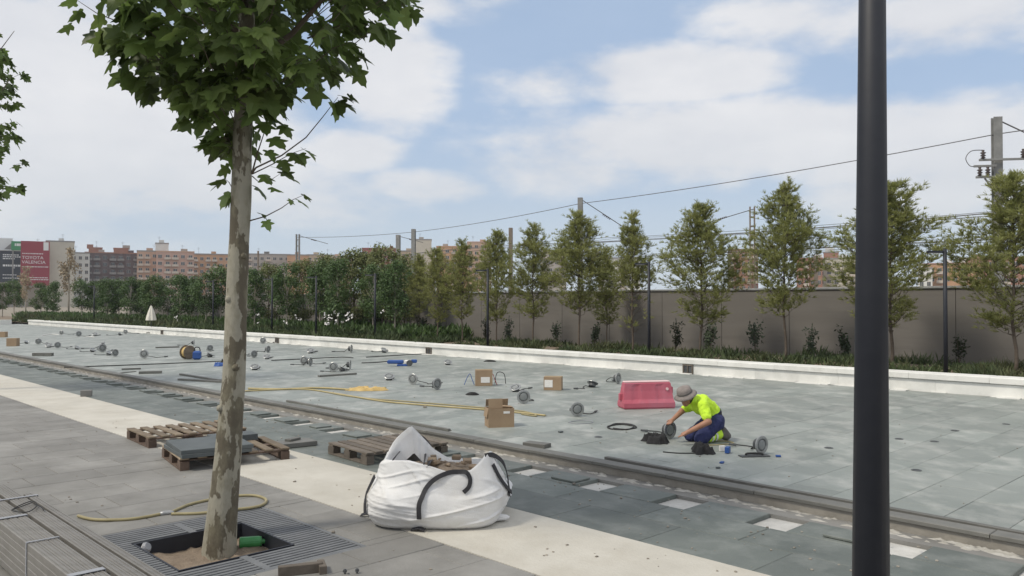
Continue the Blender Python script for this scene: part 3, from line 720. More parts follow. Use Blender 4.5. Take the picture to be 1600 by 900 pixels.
# ================================================================== lamps, railway masts, wires
def lamp_post_mesh(t, H, r0, r1, arm):
    b = MB(); b.tube([(0, 0, 0), (0, 0, H * .5), (0, 0, H)], [r0, (r0 + r1) / 2, r1], 20); b.build('post', M['dark'], t, smooth=True)
    b = MB(); b.lathe([(r0 * 1.9, 0), (r0 * 1.9, .015), (r0 * 1.1, .02)], 20); b.build('base_plate', M['dark'], t)
    b = MB(); b.bbox((-arm / 2, 0, H - .07), (arm, r1 * 1.3, .05), 0, .008); h = b.build('lamp_arm', M['dark'], t)
    b = MB(); b.bbox((-arm * .62, 0, H - .098), (arm * .6, r1 * 1.0, .008), 0, .002); b.build('diffuser', M['paper'], h)
lp = proto('lamp_post', 'slim dark lamp post with a short side arm in the planting bed', 'lamp post', 'lamp posts along the planting bed')
lamp_post_mesh(lp, 2.92, .045, .041, .42); PL = Placer(lp)
for i, x in enumerate((1477, 1014, 762, 586, 494, 425, 333, 147)):
    p = vp(x, 471, 19.4); PL((p.x, p.y, .14), R(8), label={1477: 'slim dark lamp post in the bed in front of the orange brick block', 1014: 'slim dark lamp post beside the pine with bare lower branches', 762: 'slim dark lamp post among the narrow pines', 586: 'slim dark lamp post before the round tree with pale trunk'}.get(x, 'slim dark lamp post in front of the dense row of round trees'))
# the thick pole close by
pp = gp(1360, 1170, 0.0); pp = Vector((pp.x, pp.y, 0))
t = thing('lamp_post', pp, 'thick dark tapered pole rising from the stone paving close to the kerb', 'lamp post', local=True)
lamp_post_mesh(t, 5.0, .081, .040, .5); t.rotation_euler = (0, R(.55), 0)

def mast(x, yt, v, w, m_, label, kind='h', z0=-.3):
    p = vp(x, 471, v); top = vp(x, yt, v).z; base = Vector((p.x, p.y, z0)); H = top - z0
    t = thing('railway_mast', base, label, 'railway mast', 'railway masts behind the boundary wall', True)
    t.rotation_euler = (0, 0, R(-10)); w *= .72; b = MB()
    if kind == 'h':
        for s in (-1, 1): b.box((0, s * w * .42, H / 2), (w, w * .14, H))
        b.box((0, 0, H / 2), (w * .14, w * .70, H))
    else:
        for s in (-1, 1): b.box((s * w * .4, 0, H / 2), (w * .22, w * .7, H))
        for k in range(int(H / .5)): b.box((0, 0, .25 + k * .5), (w * .58, w * .5, .07))
    b.build('column', M[m_], t)
    return t, H, Vector((p.x, p.y, top))
def stay(t, H, L_=2.4, dz=1.0, side=1):
    b = MB(); b.tube([(side * .1, 0, H - .12), (side * L_, 0, H - .12 - dz)], .022, 6); s = b.build('stay', M['wire'], t)
    b = MB()
    q = Vector((side * L_ * .45, 0, H - .12 - dz * .45)); d = Vector((side * L_, 0, -dz)).normalized()
    for k in range(5): b.tube([q + d * (.1 * k), q + d * (.1 * k + .05)], [.06, .04], 8)
    b.build('insulator', M['insul'], s)
def fittings(t, H):
    def arm(x0, x1, z): b = MB(); b.bbox(((x0 + x1) / 2, -.22, z), (x1 - x0, .07, .07)); return b.build('crossarm', M['mast'], t)
    a = arm(-.62, .78, H - 1.42); a2 = arm(-.72, .15, H - 1.98); arm(-.78, -.1, H - 1.62)
    for (x, z, pr) in ((-.50, H - 1.38, a), (.70, H - 1.38, a), (-.60, H - 1.94, a2), (-.36, H - 1.94, a2)):
        b = MB(); b.lathe([(.03, 0), (.085, .02), (.035, .06), (.09, .10), (.035, .14), (.095, .19), (.035, .22), (.05, .28)], 10, Matrix.Translation((x, -.22, z))); b.build('insulator', M['insul'], pr, smooth=True)
    b = MB(); b.tube(spline([Vector(q) for q in ((-.50, -.22, H - 1.1), (-.85, -.22, H - 1.12), (-1.02, -.22, H - 1.35), (-.9, -.22, H - 1.6), (-.70, -.22, H - 1.62))]), .014, 6); b.build('jumper_cable', M['wire'], a)
    b = MB(); b.tube([(-.45, -.2, H - 2.02), (0, -.12, H - 2.6)], .03, 6); b.build('brace', M['mast'], a2)
m1, H1, T1 = mast(1560, 183, 30, .36, 'mast', 'large grey railway mast with crossarms and insulators above the wall'); fittings(m1, H1); stay(m1, H1, 3.0, 1.6)
m2, H2, T2 = mast(907, 309, 32, .36, 'mast', 'grey railway mast poking out of a pine crown with a stay wire'); stay(m2, H2, 2.6, 1.7)
b = MB(); b.bbox((.1, -.2, H2 - 1.15), (1.0, .08, .08)); b.build('crossarm', M['mast'], m2)
m3, H3, T3 = mast(1176, 323, 40, .40, 'mastbrown', 'brown double-channel railway mast between two pines', 'd'); stay(m3, H3, -3.0, .9)
m4, H4, T4 = mast(798, 356, 34, .30, 'mastbrown', 'short brown railway mast between two narrow pines')
m5, H5, T5 = mast(646, 358, 34, .36, 'mast', 'plain grey railway mast, the taller of two close together')
m6, H6, T6 = mast(622, 367, 38, .42, 'mast', 'grey railway mast with a bracket, the shorter of two close together'); stay(m6, H6, 2.0, .5)
m7, H7, T7 = mast(465, 366, 34, .42, 'mast', 'grey railway mast of two channels above the dense trees', 'd'); stay(m7, H7, 2.6, .7)
mast(1275, 400, 46, .30, 'mastbrown', 'short dark railway post seen just above the boundary wall'); mast(1140, 388, 48, .26, 'mastbrown', 'thin brown railway post seen beside a broad pine crown'); mast(403, 392, 40, .2, 'mastbrown', 'thin dark railway post just beside the mottled tree trunk')
def wire(pts, label, sag=.25, rad=.014, group=None):
    out = []
    for a, c in zip(pts, pts[1:]):
        for k in range(12):
            f = k / 12; p = a.lerp(c, f); p.z -= sag * 4 * f * (1 - f) * (a - c).length / 40; out.append(p)
    out.append(pts[-1]); b = MB(); b.tube(out, rad, 5); tag(b.build('overhead_wire', M['wire']), label, 'wire', group)
wire([W(-14, 30, T1.z + .35), T1 + Vector((0, 0, -.55)), T2 + Vector((0, 0, -.3)), T5 + Vector((0, 0, -.2)), T7 + Vector((0, 0, -.25))], 'long thin feeder wire strung between the railway mast tops', .3, .017)
for (v, z, sg) in ((34, 5.3, .3), (34, 4.25, .05), (36.5, 5.6, .35), (38, 4.4, .05), (41, 5.9, .3), (41, 4.7, .05), (44, 6.4, .3), (47, 5.2, .1), (50, 6.8, .3), (52, 5.6, .05)):
    pts = [W(u, v, z) for u in (-30, 5, 40, 75)]
    wire(pts, 'thin overhead wire running above the boundary wall behind the pines', sg, .013, 'railway contact wires')

# ================================================================== buildings beyond
def bmat(name, c, var=.06): return mat(name, c, tuple(min(1, x * 1.12) for x in c), .9, .25, c3=tuple(x * .8 for x in c), c3scale=.12, c3amt=.35, coords='obj')
BM = {k: bmat('facade_' + k, c) for k, c in dict(cream=(.50, .47, .40), white=(.62, .62, .60), brick=(.30, .155, .11), peach=(.47, .31, .225), dark=(.12, .085, .085), orange=(.46, .27, .16), grey=(.36, .33, .30), red=(.27, .09, .08), pink=(.46, .30, .245), tan=(.44, .35, .25)).items()}
M['roofgrey'] = bmat('roof_grey', (.25, .24, .235)); M['rail'] = bmat('balcony_parapet', (.50, .44, .38))
WIN = {}
def window_mesh(w, h, dark):
    k = (round(w, 1), round(h, 1), dark)
    if k not in WIN:
        b = MB(); b.cur = 0; b.box((0, -.03, 0), (w, .10, h)); b.cur = 1
        b.box((-w * .25, -.09, 0), (w * .42, .04, h * .84)); b.box((w * .25, -.09, 0), (w * .42, .04, h * .84))
        WIN[k] = b.mesh('window', [M['roofgrey'] if dark else M['rail'], M['winglass']])
    return WIN[k]
def building(x0, x1, yt, depth, wall, label, floors_h=3.1, bays=None, balc=0.0, seed=1, parapet=None, dark=False, dz=12, wins=True, extras=()):
    r = random.Random(seed); c = (x0 + x1) / 2; p = dp(c, 471, depth); ang = math.atan2(p.x, p.y)
    w = (x1 - x0) / FPX * depth / max(.3, math.cos(ang)) * math.cos(ang); H = dp(c, yt, depth).z + .4
    t = thing('apartment_building', Vector((p.x, p.y, -.4)), label, 'building', 'buildings beyond the railway', True); t.rotation_euler = (0, 0, -ang)
    b = MB(); b.box((0, dz / 2, H / 2), (w, dz, H)); b.build('wall', BM[wall], t)
    b = MB(); b.box((0, .15, H + .25), (w + .3, .5, .5)); b.box((0, dz / 2, H + .06), (w + .3, dz, .12)); rf = b.build('roof', BM[parapet] if parapet else M['roofgrey'], t)
    for k in range(max(1, int(w / 9))):
        b = MB(); sx = r.uniform(-w * .4, w * .4); b.box((sx, dz * .5, H + .9), (r.uniform(1.5, 3), 2.5, 1.8)); b.build('roof_hut', BM[r.choice(['white', 'grey', wall])], rf)
    b = MB(); ax = r.uniform(-w * .35, w * .35); b.tube([(ax, 3, H), (ax, 3, H + 3.5)], .05, 4); b.box((ax, 3, H + 3.1), (1.4, .06, .06)); b.box((ax, 3, H + 2.6), (1.0, .06, .06)); b.build('aerial', M['wire'], rf)
    if wins:
        nb = bays or max(2, int(w / 3.3)); bw = w / nb; nf = int((H - 1.2) / floors_h)
        for f in range(nf):
            z = H - 1.9 - f * floors_h
            if z < 3.5: break
            for k in range(nb):
                o = link('window', window_mesh(bw * .52, 1.55, dark), t); o.location = (-w / 2 + bw * (k + .5), 0, z)
            if balc and f % 1 == 0:
                for k in range(nb):
                    if ((k * 7 + seed) % 10) / 10 < balc:
                        q = MB(); q.box((-w / 2 + bw * (k + .5), -.55, z - 1.25), (bw * .86, 1.1, .16)); q.box((-w / 2 + bw * (k + .5), -1.06, z - .80), (bw * .86, .08, .85)); q.build('balcony', M['roofgrey'] if dark else M['rail'], t)
    return t, w, H
building(137, 215, 396, 360, 'dark', 'dark brick apartment block with ragged red parapet and deep balconies', 3.0, 7, .7, 3, 'brick', True)
for (a, c_, y) in ((139, 158, 388), (178, 199, 389)):
    building(a, c_, y, 366, 'brick', 'stepped red brick attic tower above the dark apartment block', wins=False, seed=a, parapet='brick', dz=6)
building(215, 245, 393, 355, 'peach', 'narrow peach apartment tower with stacked curved balconies', 3.0, 3, .7, 5)
building(246, 301, 394, 352, 'pink', 'wide salmon apartment block with pale framed balcony bays', 3.0, 5, .6, 6, 'peach')
building(243, 262, 381, 362, 'white', 'white rooftop stair tower with a small spire above the salmon block', wins=False, seed=9, dz=5)
building(302, 358, 398, 380, 'orange', 'orange brick apartment block with dark balconies left of the tree trunk', 3.0, 6, .5, 10)
building(386, 452, 398, 400, 'grey', 'grey weathered apartment block just right of the tree trunk', 3.0, 7, .3, 11)
building(449, 482, 399, 390, 'orange', 'plain orange gable-ended block behind the railway mast', 3.0, 3, 0, 12, wins=False)
building(480, 524, 399, 410, 'tan', 'low tan apartment block above the olive trees', 3.0, 5, .4, 13)
building(522, 550, 402, 400, 'peach', 'small peach block with white rooftop tanks above the trees', 3.0, 3, .3, 14)
building(566, 618, 389, 380, 'red', 'dark red topped apartment block behind two railway masts', 3.0, 5, .4, 15, 'red')
building(648, 674, 375, 390, 'cream', 'tall cream stair tower rising behind the taller grey mast', 3.0, 2, 0, 16, wins=False)
building(618, 680, 393, 400, 'tan', 'pale tan block at the foot of the cream tower', 3.0, 6, .4, 17)
building(682, 738, 386, 385, 'orange', 'long orange tiled apartment block behind the narrow pines', 3.0, 5, .4, 18, 'orange')
building(730, 768, 379, 380, 'peach', 'peach apartment block with white parapet among the narrow pines', 3.0, 4, .5, 19, 'pink')
building(845, 885, 392, 340, 'grey', 'grey apartment block half hidden between two pines', 3.0, 4, .4, 20)
building(935, 1000, 404, 330, 'white', 'white low block glimpsed behind pine crowns', 3.0, 6, .3, 21)
building(1140, 1184, 391, 300, 'brick', 'red brick apartment block between broad pine and brown mast', 3.0, 5, .4, 22, 'brick')
building(1246, 1284, 405, 280, 'brick', 'square red brick block seen over the wall beside a pine', 3.0, 4, .2, 23, 'brick')
building(1280, 1335, 405, 285, 'cream', 'cream block with brick stair tower beside the dark pole', 3.0, 5, .3, 24)
building(1288, 1310, 395, 292, 'brick', 'small brick stair tower on top of the cream block', wins=False, seed=25, dz=5)
building(1444, 1530, 413, 270, 'orange', 'long orange brick block seen behind the lamp post arm', 3.0, 8, .2, 26, 'brick')
building(1506, 1600, 404, 290, 'brick', 'brown brick block partly hidden by the pine at the masts', 3.0, 8, .3, 27, 'brick')
building(1436, 1456, 420, 265, 'white', 'small white block left of the long orange brick block', 3.0, 2, 0, 28)
# white block with advertising boards
tb, w, H = building(74, 113, 378, 330, 'cream', 'plain cream party-wall block beside the red advertising board', wins=False, seed=30)
building(-24, 75, 384, 335, 'grey', 'plain grey block carrying the advertising boards', wins=False, seed=33)
building(112, 138, 396, 345, 'white', 'lower white building with a mural squeezed between two blocks', 3.0, 3, 0, 31)
def text_part(s, size, parent, loc, m_, sx=1.0):
    cu = bpy.data.curves.new('lettering', 'FONT'); cu.body = s; cu.size = size; cu.extrude = .03; cu.align_x = 'LEFT'; cu.space_line = .9
    o = bpy.data.objects.new('lettering_source', cu); col.objects.link(o); dg = bpy.context.evaluated_depsgraph_get()
    me = bpy.data.meshes.new_from_object(o.evaluated_get(dg)); bpy.data.objects.remove(o); me.materials.clear(); me.materials.append(m_)
    q = link('lettering', me, parent); q.location = loc; q.rotation_euler = (math.pi / 2, 0, 0); q.scale = (sx, 1, 1); return q
M['adred'] = mat('red_board', (.25, .015, .035), (.29, .025, .045), .6, .1, coords='obj'); M['adnavy'] = mat('navy_board', (.01, .016, .03), (.016, .022, .038), .6, .1, coords='obj'); M['adgreen'] = mat('green_board', (.03, .22, .09), (.04, .26, .11), .6, .1, coords='obj'); M['adwhite'] = mat('white_board', (.70, .71, .72), (.76, .77, .78), .6, .1, coords='obj')
def board(x0, x1, y0, y1, depth, m_, label):
    c = (x0 + x1) / 2; p = dp(c, 471, depth); ang = math.atan2(p.x, p.y); w = (x1 - x0) / FPX * depth; z1 = dp(c, y0, depth).z; z0 = dp(c, y1, depth).z
    t = thing('advertising_board', Vector((p.x, p.y, -.4)), label, 'billboard', local=True); t.rotation_euler = (0, 0, -ang)
    b = MB(); b.box((0, 0, (z0 + z1) / 2 + .4), (w, .4, z1 - z0)); pn = b.build('panel', M[m_], t)
    b = MB()
    for s in (-.35, .35): b.box((w * s, .4, z1 / 2), (.5, .4, z1))
    b.build('support_frame', M['roofgrey'], t)
    return t, w, z0 + .4, z1 + .4
def bars(t, rows, m_):
    b = MB(); r = random.Random(len(rows))
    for (xa, xb, z, h) in rows:
        x = xa
        while x < xb: l = r.uniform(.3, .9); b.box((min(x + l / 2, xb), -.23, z), (l, .06, h)); x += l + .18
    o = b.build('small_print', m_, t); tag(o, kind='stuff')
t, w, z0, z1 = board(35, 74, 377, 446, 322, 'adred', 'tall red advertising board with white lettering beside the cream block')
k = 322 / FPX
text_part('TOYOTA', 5 * k * 1.35, t, (-w / 2 + 1.4 * k, -.22, z1 - 28 * k), M['adwhite'], 1.05); text_part('VALENCIA', 5 * k * 1.35, t, (-w / 2 + 1.4 * k, -.22, z1 - 35 * k), M['adwhite'], 1.02)
bars(t, [(-w / 2 + .5, w * .25, z1 - 19.5 * k, .35), (-w / 2 + .5, w * .42, z1 - 40 * k, .3), (-w / 2 + 3, w * .42, z1 - 57 * k, .3), (-w / 2 + 2, w * .42, z1 - 60 * k, .3)], M['adwhite'])
b = MB(); b.box((w / 2 - 5 * k, -.22, z1 - 7.5 * k), (7 * k, .06, 13 * k)); b.build('emblem_plate', M['adwhite'], t)
t, w, z0, z1 = board(-14, 31, 392, 441, 318, 'adnavy', 'wide navy advertising board with pale small print below a green sign')
bars(t, [(-1, w * .38, z1 - 6 * k, .4), (-1, w * .45, z1 - 9 * k, .4), (-1, w * .25, z1 - 12 * k, .35), (-1, w * .44, z1 - 22.5 * k, .75), (2.5, w * .25, z1 - 26 * k, .3), (-1, w * .3, z1 - 37 * k, .3), (-1, w * .38, z1 - 42 * k, .3)], M['adwhite'])
t, w, z0, z1 = board(18, 34, 377, 391, 319, 'adgreen', 'small green advertising sign above the navy board'); bars(t, [(-.8, .8, (z0 + z1) / 2 + .4, 1.0)], M['adwhite'])
t, w, z0, z1 = board(-14, 16.5, 372, 391, 320, 'adwhite', 'white advertising sign with a grey triangle above the navy board')
b = MB(); q = (z0 + z1) / 2; b.add([(-.6 + 1.5, -.22, q - 1.9), (6.2, -.22, q - 1.9), (4.0, -.22, q + 1.2), (-.6 + 1.5, -.21, q - 1.9), (6.2, -.21, q - 1.9), (4.0, -.21, q + 1.2)], [(0, 1, 2), (5, 4, 3), (0, 3, 4, 1), (1, 4, 5, 2), (2, 5, 3, 0)]); b.build('emblem', M['roofgrey'], t)

# ================================================================== tree pit and grate
t = thing('tree_grate', W((GU0 + GU1) / 2, (GV0 + GV1) / 2, 0), 'square grey slotted grate around the tree pit', 'tree grate')
HU0, HU1, HV0, HV1 = 5.84, 6.70, 2.36, 3.24
b = MB()
for (a0, a1, c0, c1) in ((GU0, GU0 + .035, GV0, GV1), (GU1 - .035, GU1, GV0, GV1), (GU0 + .035, GU1 - .035, GV0, GV0 + .035), (GU0 + .035, GU1 - .035, GV1 - .035, GV1)): boxuv(b, a0 + .001, a1 - .001, c0 + .001, c1 - .001, -.06, -.002)
b.build('frame', M['grate'], t); b = MB()
for (a0, a1, c0, c1) in ((HU0 - .015, HU0, HV0 - .015, HV1 + .015), (HU1, HU1 + .015, HV0 - .015, HV1 + .015), (HU0, HU1, HV0 - .015, HV0), (HU0, HU1, HV1, HV1 + .015)): boxuv(b, a0, a1, c0, c1, -.16, -.003)
b.build('pit_collar', M['dark'], t)
pitch = .056; u = GU0 + .042
while u + .034 < GU1 - .036:
    u1 = u + .034
    spans = [(GV0 + .037, HV0 - .016), (HV1 + .016, GV1 - .037)] if u1 > HU0 - .016 and u < HU1 + .016 else [(GV0 + .037, 2.80), (2.86, GV1 - .037)]
    for (c0, c1) in spans:
        b = MB(); boxuv(b, u, u1, c0, c1, -.05, -.004, .003); b.build('slat', M['grate'], t)
    u += pitch
for (a0, a1) in ((GU0 + .04, HU0 - .016), (HU1 + .016, GU1 - .04)):
    b = MB(); boxuv(b, a0, a1, 2.801, 2.859, -.05, -.0035); b.build('cross_bar', M['grate'], t)
# pit lining and soil
b = MB(); boxuv(b, GU0, GU1, GV0, GV1, -.34, -.30); 
for (a0, a1, c0, c1) in ((HU0 - .05, HU0 - .042, HV0 - .05, HV1 + .05), (HU1 + .042, HU1 + .05, HV0 - .05, HV1 + .05), (HU0 - .042, HU1 + .042, HV0 - .05, HV0 - .042), (HU0 - .042, HU1 + .042, HV1 + .042, HV1 + .05)): boxuv(b, a0, a1, c0, c1, -.30, -.062)
b.build('pit_lining', M['dark'], t)
b = MB(); n = 22; vs = []; fs = []
for i in range(n + 1):
    for j in range(n + 1):
        u = HU0 - .04 + (HU1 - HU0 + .08) * i / n; v = HV0 - .04 + (HV1 - HV0 + .08) * j / n
        vs.append(W(u, v, -.125 + .045 * mnoise.noise(Vector((u * 5, v * 5, 1))) + .018 * mnoise.noise(Vector((u * 22, v * 22, 1)))))
for i in range(n):
    for j in range(n): a = i * (n + 1) + j; fs.append((a, a + 1, a + n + 2, a + n + 1))
b.add(vs, fs); M['pitsoil'] = mat('sandy_pit_soil', (.20, .155, .115), (.30, .24, .18), .95, 14, bump=.8, bscale=60); tag(b.build('pit_soil', M['pitsoil'], smooth=True), 'sandy brown soil in the bottom of the tree pit', 'soil', kind='stuff')
p = gp(392, 847, -.075); d = Vector((.97, .25, 0)); b = MB(); tb_ = thing('plastic_bottle', p, 'green plastic bottle lying in the tree pit', 'bottle')
b.tube([p - d * .09, p - d * .085, p + d * .06, p + d * .085], [.03, .046, .046, .04], 16); b.build('body', M['greenplastic'], tb_, smooth=False)
b = MB(); b.tube([p + d * .085, p + d * .115], [.022, .02], 12); b.build('cap', M['greenplastic'], tb_)
p = gp(224, 856, -.05); b = MB(); tb_ = thing('pipe_stub', p, 'grey plastic pipe stub at the corner of the tree pit', 'pipe')
b.tube([p + Vector((-.04, 0, -.09)), p + Vector((.0, 0, -.02)), p + Vector((.03, -.01, .01))], [.036, .036, .04], 14); b.build('pipe', M['greyplastic'], tb_, smooth=True)
b = MB(); b.tube([p + Vector((.03, -.01, .008)), p + Vector((.046, -.015, .018))], [.045, .03], 14); b.build('end_cap', M['greyplastic'], tb_)

# ================================================================== garden hose on the pavement
th = thing('hose', gp(262, 802), 'tan garden hose looped on the pavement behind the tree', 'hose')
b = MB(); b.tube(spline([gp(x, y, .014) for x, y in ((122, 806), (150, 812), (205, 811), (252, 803))]), .0135, 10); b.build('hose_end', M['hose'], th, smooth=True)
b = MB(); b.tube(spline([gp(x, y, .014) for x, y in ((268, 800), (300, 787), (350, 777), (395, 774), (416, 781), (404, 791), (360, 797), (310, 802), (268, 803))]), .0135, 10); b.build('hose_loop', M['hose'], th, smooth=True)
b = MB(); b.tube([gp(250, 803, .016), gp(256, 802, .016), gp(265, 801, .016), gp(271, 801, .016)], [.016, .021, .021, .016], 12); b.build('coupling', M['steel'], th, smooth=True)

# ================================================================== pallets
def pallet(loc, rz, label, top='wood', block='brownwood', w=1.2, d=1.0, nb=7, skip=()):
    t = thing('pallet', loc, label, 'pallet', 'wooden pallets by the cream path', True); t.rotation_euler = (0, 0, rz); r = random.Random(int(loc.x * 100))
    def pl(c, s, m_, nm, yaw=0): b = MB(); b.bbox(c, s, yaw, .003); b.build(nm, M[m_], t)
    for y in (-d / 2 + .05, 0, d / 2 - .05): pl((0, y, .011), (w, .1, .022), block, 'bottom_board')
    for y in (-d / 2 + .05, 0, d / 2 - .05):
        for x in (-w / 2 + .07, 0, w / 2 - .07): pl((x, y, .061), (.14, .1, .077), block, 'block')
    for x in (-w / 2 + .07, 0, w / 2 - .07): pl((x, 0, .111), (.1, d, .021), block, 'stringer')
    for i in range(nb):
        if i in skip: continue
        y = -d / 2 + .05 + (d - .1) * i / (nb - 1); pl((r.uniform(-.008, .008), y, .133), (w, .098, .021), top, 'deck_board', r.uniform(-.008, .008))
    return t
AV = R(44)                          # direction of v
def pc(corner, rz, w, d): return corner + Matrix.Rotation(rz, 3, 'Z') @ Vector((w / 2, d / 2, 0))
a2 = R(34); c2 = pc(gp(285, 736), a2, 1.2, 1.0); pallet(c2, a2 + R(90), 'brown pallet carrying dark slate slabs beside the plane tree', 'wood', 'brownwood', 1.0, 1.25, 7)
a1 = R(40); c1 = pc(gp(240, 701), a1, 1.2, 1.0) + Vector((-.03, .04, 0)); pallet(c1, a1 + R(90), 'empty brown pallet with pale worn boards behind the slate pallet', 'wood', 'brownwood', 1.0, 1.3, 8)
a3 = R(40); c3_ = pc(gp(570, 728), a3, 1.2, .95); c3_.z = .002; pallet(c3_, a3 + R(90), 'weathered grey pallet half hidden behind the white bag', 'oldwood', 'oldwood', .95, 1.15, 9)
a4 = R(36)
def slab(loc, size, rz, label, m_='slate', name='stone_slab', group=None, rx=0.0, cat='slab'):
    b = MB(); b.bbox((0, 0, size[2] / 2), size, 0, .004); o = link(name, b.mesh(name, M[m_])); o.location = loc; o.rotation_euler = (rx, 0, rz); tag(o, label, cat, group); return o
R2 = Matrix.Rotation(a2, 3, 'Z')
slab(c2 + R2 @ Vector((-.24, -.12, .1445)), (.78, .86, .045), a2 + .03, 'lower large dark slate slab lying on the brown pallet')
slab(c2 + R2 @ Vector((-.22, -.13, .190)), (.80, .84, .045), a2 - .01, 'upper large dark slate slab on top of the pallet stack')
slab(c2 + R2 @ Vector((.20, .42, .1445)), (.55, .30, .075), a2, 'thick dark slate block at the back of the brown pallet')
slab(gp(463, 696, .003), (.46, .30, .06), a4, 'thick dark stone slab on the stone path behind the plane tree', 'kerbstone')
slab(gp(452, 690, .063) + Vector((.02, .1, .001)), (.2, .1, .03), a4 + .5, 'small stone piece resting on the thick dark slab', 'kerbstone')
# dark stub of a post and anchor bolts near the bottom of the view
p = gp(492, 897); t = thing('steel_bracket', p, 'dark steel bracket with bolts lying on the pavement', 'bracket'); b = MB(); b.bbox(p + Vector((-.1, 0, .035)), (.30, .05, .07), R(20), .004); b.bbox(p + Vector((.035, .06, .03)), (.05, .16, .06), R(20), .004); b.build('angle_bar', M['oldwood'], t)
for (x, y) in ((539, 897), (558, 896)):
    p = gp(x, y); t = thing('anchor_bolt', p, 'small dark anchor bolt with nut standing in the paving', 'bolt', 'anchor bolts in the paving'); b = MB(); b.tube([p, p + Vector((0, 0, .035))], .007, 8); b.build('shank', M['fixturedark'], t)
    b = MB(); b.tube([p + Vector((0, 0, .014)), p + Vector((0, 0, .030))], .015, 6); b.build('nut', M['fixturedark'], t)

# ================================================================== bundle of aluminium profiles
t = thing('profile_bundle', W(5.5, 1.72, 0), 'long strapped bundle of grey metal profiles stacked beside the tree grate', 'metal profiles')
PW, PH = .058, .048; r = random.Random(12)
for lay in range(6):
    for k in range(6):
        v0 = 1.43 + k * (PW + .003) + (.026 if k >= 3 else 0) + (.016 if k >= 5 else 0); z0 = .05 + lay * (PH + .002)
        ue = 8.0 + r.uniform(-.12, .12) - (.35 if (lay == 5 and k in (1, 2)) else 0) - (.4 if k >= 5 else 0) + (.25 if k < 3 else 0)
        b = MB(); boxuv(b, 2.6, ue, v0, v0 + PW, z0, z0 + PH, .004)
        if lay == 5:
            boxuv(b, 2.6, ue - .01, v0 + .014, v0 + .019, z0 + PH, z0 + PH + .003); boxuv(b, 2.6, ue - .01, v0 + PW - .019, v0 + PW - .014, z0 + PH, z0 + PH + .003)
        b.build('profile', M['profile'], t)
for u in (3.4, 5.4, 7.4):
    b = MB(); boxuv(b, u, u + .09, 1.40, 1.87, 0.001, .049); b.build('bearer', M['brownwood'], t)
zt = .05 + 6 * (PH + .002) + .004
def band(u, w_, va, vb, m_, nm):
    b = MB(); boxuv(b, u, u + w_, va, vb, zt, zt + .003); boxuv(b, u, u + w_, va - .004, va - .001, .052, zt + .003); boxuv(b, u, u + w_, vb + .001, vb + .004, .052, zt + .003); b.build(nm, M[m_], t)
band(5.05, .05, 1.428, 1.612, 'greyplastic', 'strap'); band(5.95, .018, 1.428, 1.612, 'greyplastic', 'strap'); band(6.72, .045, 1.428, 1.612, 'greyplastic', 'strap'); band(7.35, .03, 1.428, 1.838, 'greyplastic', 'strap')
b = MB(); b.tube(spline([gp(x, y, zt + .01) for x, y in ((18, 797), (30, 790), (50, 783), (58, 789), (46, 799), (30, 800), (18, 797))]) + spline([gp(x, y, zt + .012) for x, y in ((50, 785), (64, 792), (68, 797))]), .004, 6); b.build('tie_wire', M['black'], t)

# ================================================================== white bulk bag
BC = gp(684, 806); BC = Vector((BC.x, BC.y, 0))
HC = [(0, .50), (25, .46), (60, .42), (84, .44), (100, .52), (122, .73), (150, .53), (175, .46), (198, .46), (222, .56), (246, .565), (266, .52), (288, .46), (305, .48), (322, .60), (338, .60), (360, .50)]
def bagH(a):
    a %= 360
    for (x0, y0), (x1, y1) in zip(HC, HC[1:]):
        if a <= x1:
            f = (a - x0) / (x1 - x0); return y0 + (y1 - y0) * f
    return HC[-1][1]
def bagS(a, tt):
    th_ = R(a); c, s = math.cos(th_), math.sin(th_); n_ = 4.2
    rad = (abs(c) ** n_ + abs(s) ** n_) ** (-1 / n_)
    prof = .90 + .13 * math.sin(min(1, tt / .62) * math.pi * .8) - .17 * max(0, tt - .52) ** 1.3 / (.48 ** 1.3)
    if tt < .08: prof -= .07 * (1 - tt / .08) ** 2
    H = bagH(a); z = tt * H
    bul = 1 + .05 * math.sin(th_ * 3 + .7) * math.sin(tt * 3.1)
    x, y = .595 * c * rad * prof * bul, .52 * s * rad * prof * bul
    q = Vector((x, y, z)); nn = Vector((c, s, .15)).normalized()
    rid = lambda n_, p_: max(0.0, 1 - abs(n_) * p_) ** 2
    wx = x + .25 * mnoise.noise(Vector((x * 2, y * 2, z * 3)))
    mk = lambda sd: max(0.0, min(1.0, .5 + 2.2 * mnoise.noise(Vector((x * 2.2, y * 2.2, z * 2.5 + sd)))))
    fold = .020 * rid(mnoise.noise(Vector((wx * 1.5, y * 1.5, z * 8 - x * 1.6))), 6) * mk(1) * min(1, tt * 6) * min(1, (1.04 - tt) * 4)
    fold += .022 * rid(mnoise.noise(Vector((wx * 3 + z * 4, y * 3 - z * 2, z * 2 + 9))), 6) * mk(7) * min(1, tt * 4) * min(1, (1.08 - tt) * 4)
    fold += .010 * rid(mnoise.noise(Vector((x * 2, y * 2, z * 22 + x * 3))), 4) * mk(13) * min(1, tt * 5) * (1 if x < 0 else .35)
    fold += mnoise.noise(Vector((x * 2.4, y * 2.4, z * 3.5 + 3))) * .040 * min(1, tt * 4) * min(1, (1.06 - tt) * 3)
    q += nn * fold; q.z = max(.0, q.z); return q
BT = thing('bulk_bag', BC, 'slumped white woven bulk bag with black lifting straps on the cream path', 'bulk bag')
NA, NT = 240, 70; b = MB(); vs = []; fs = []
rings = []
for j in range(NT + 1): rings.append([bagS(360 * i / NA, j / NT) for i in range(NA)])
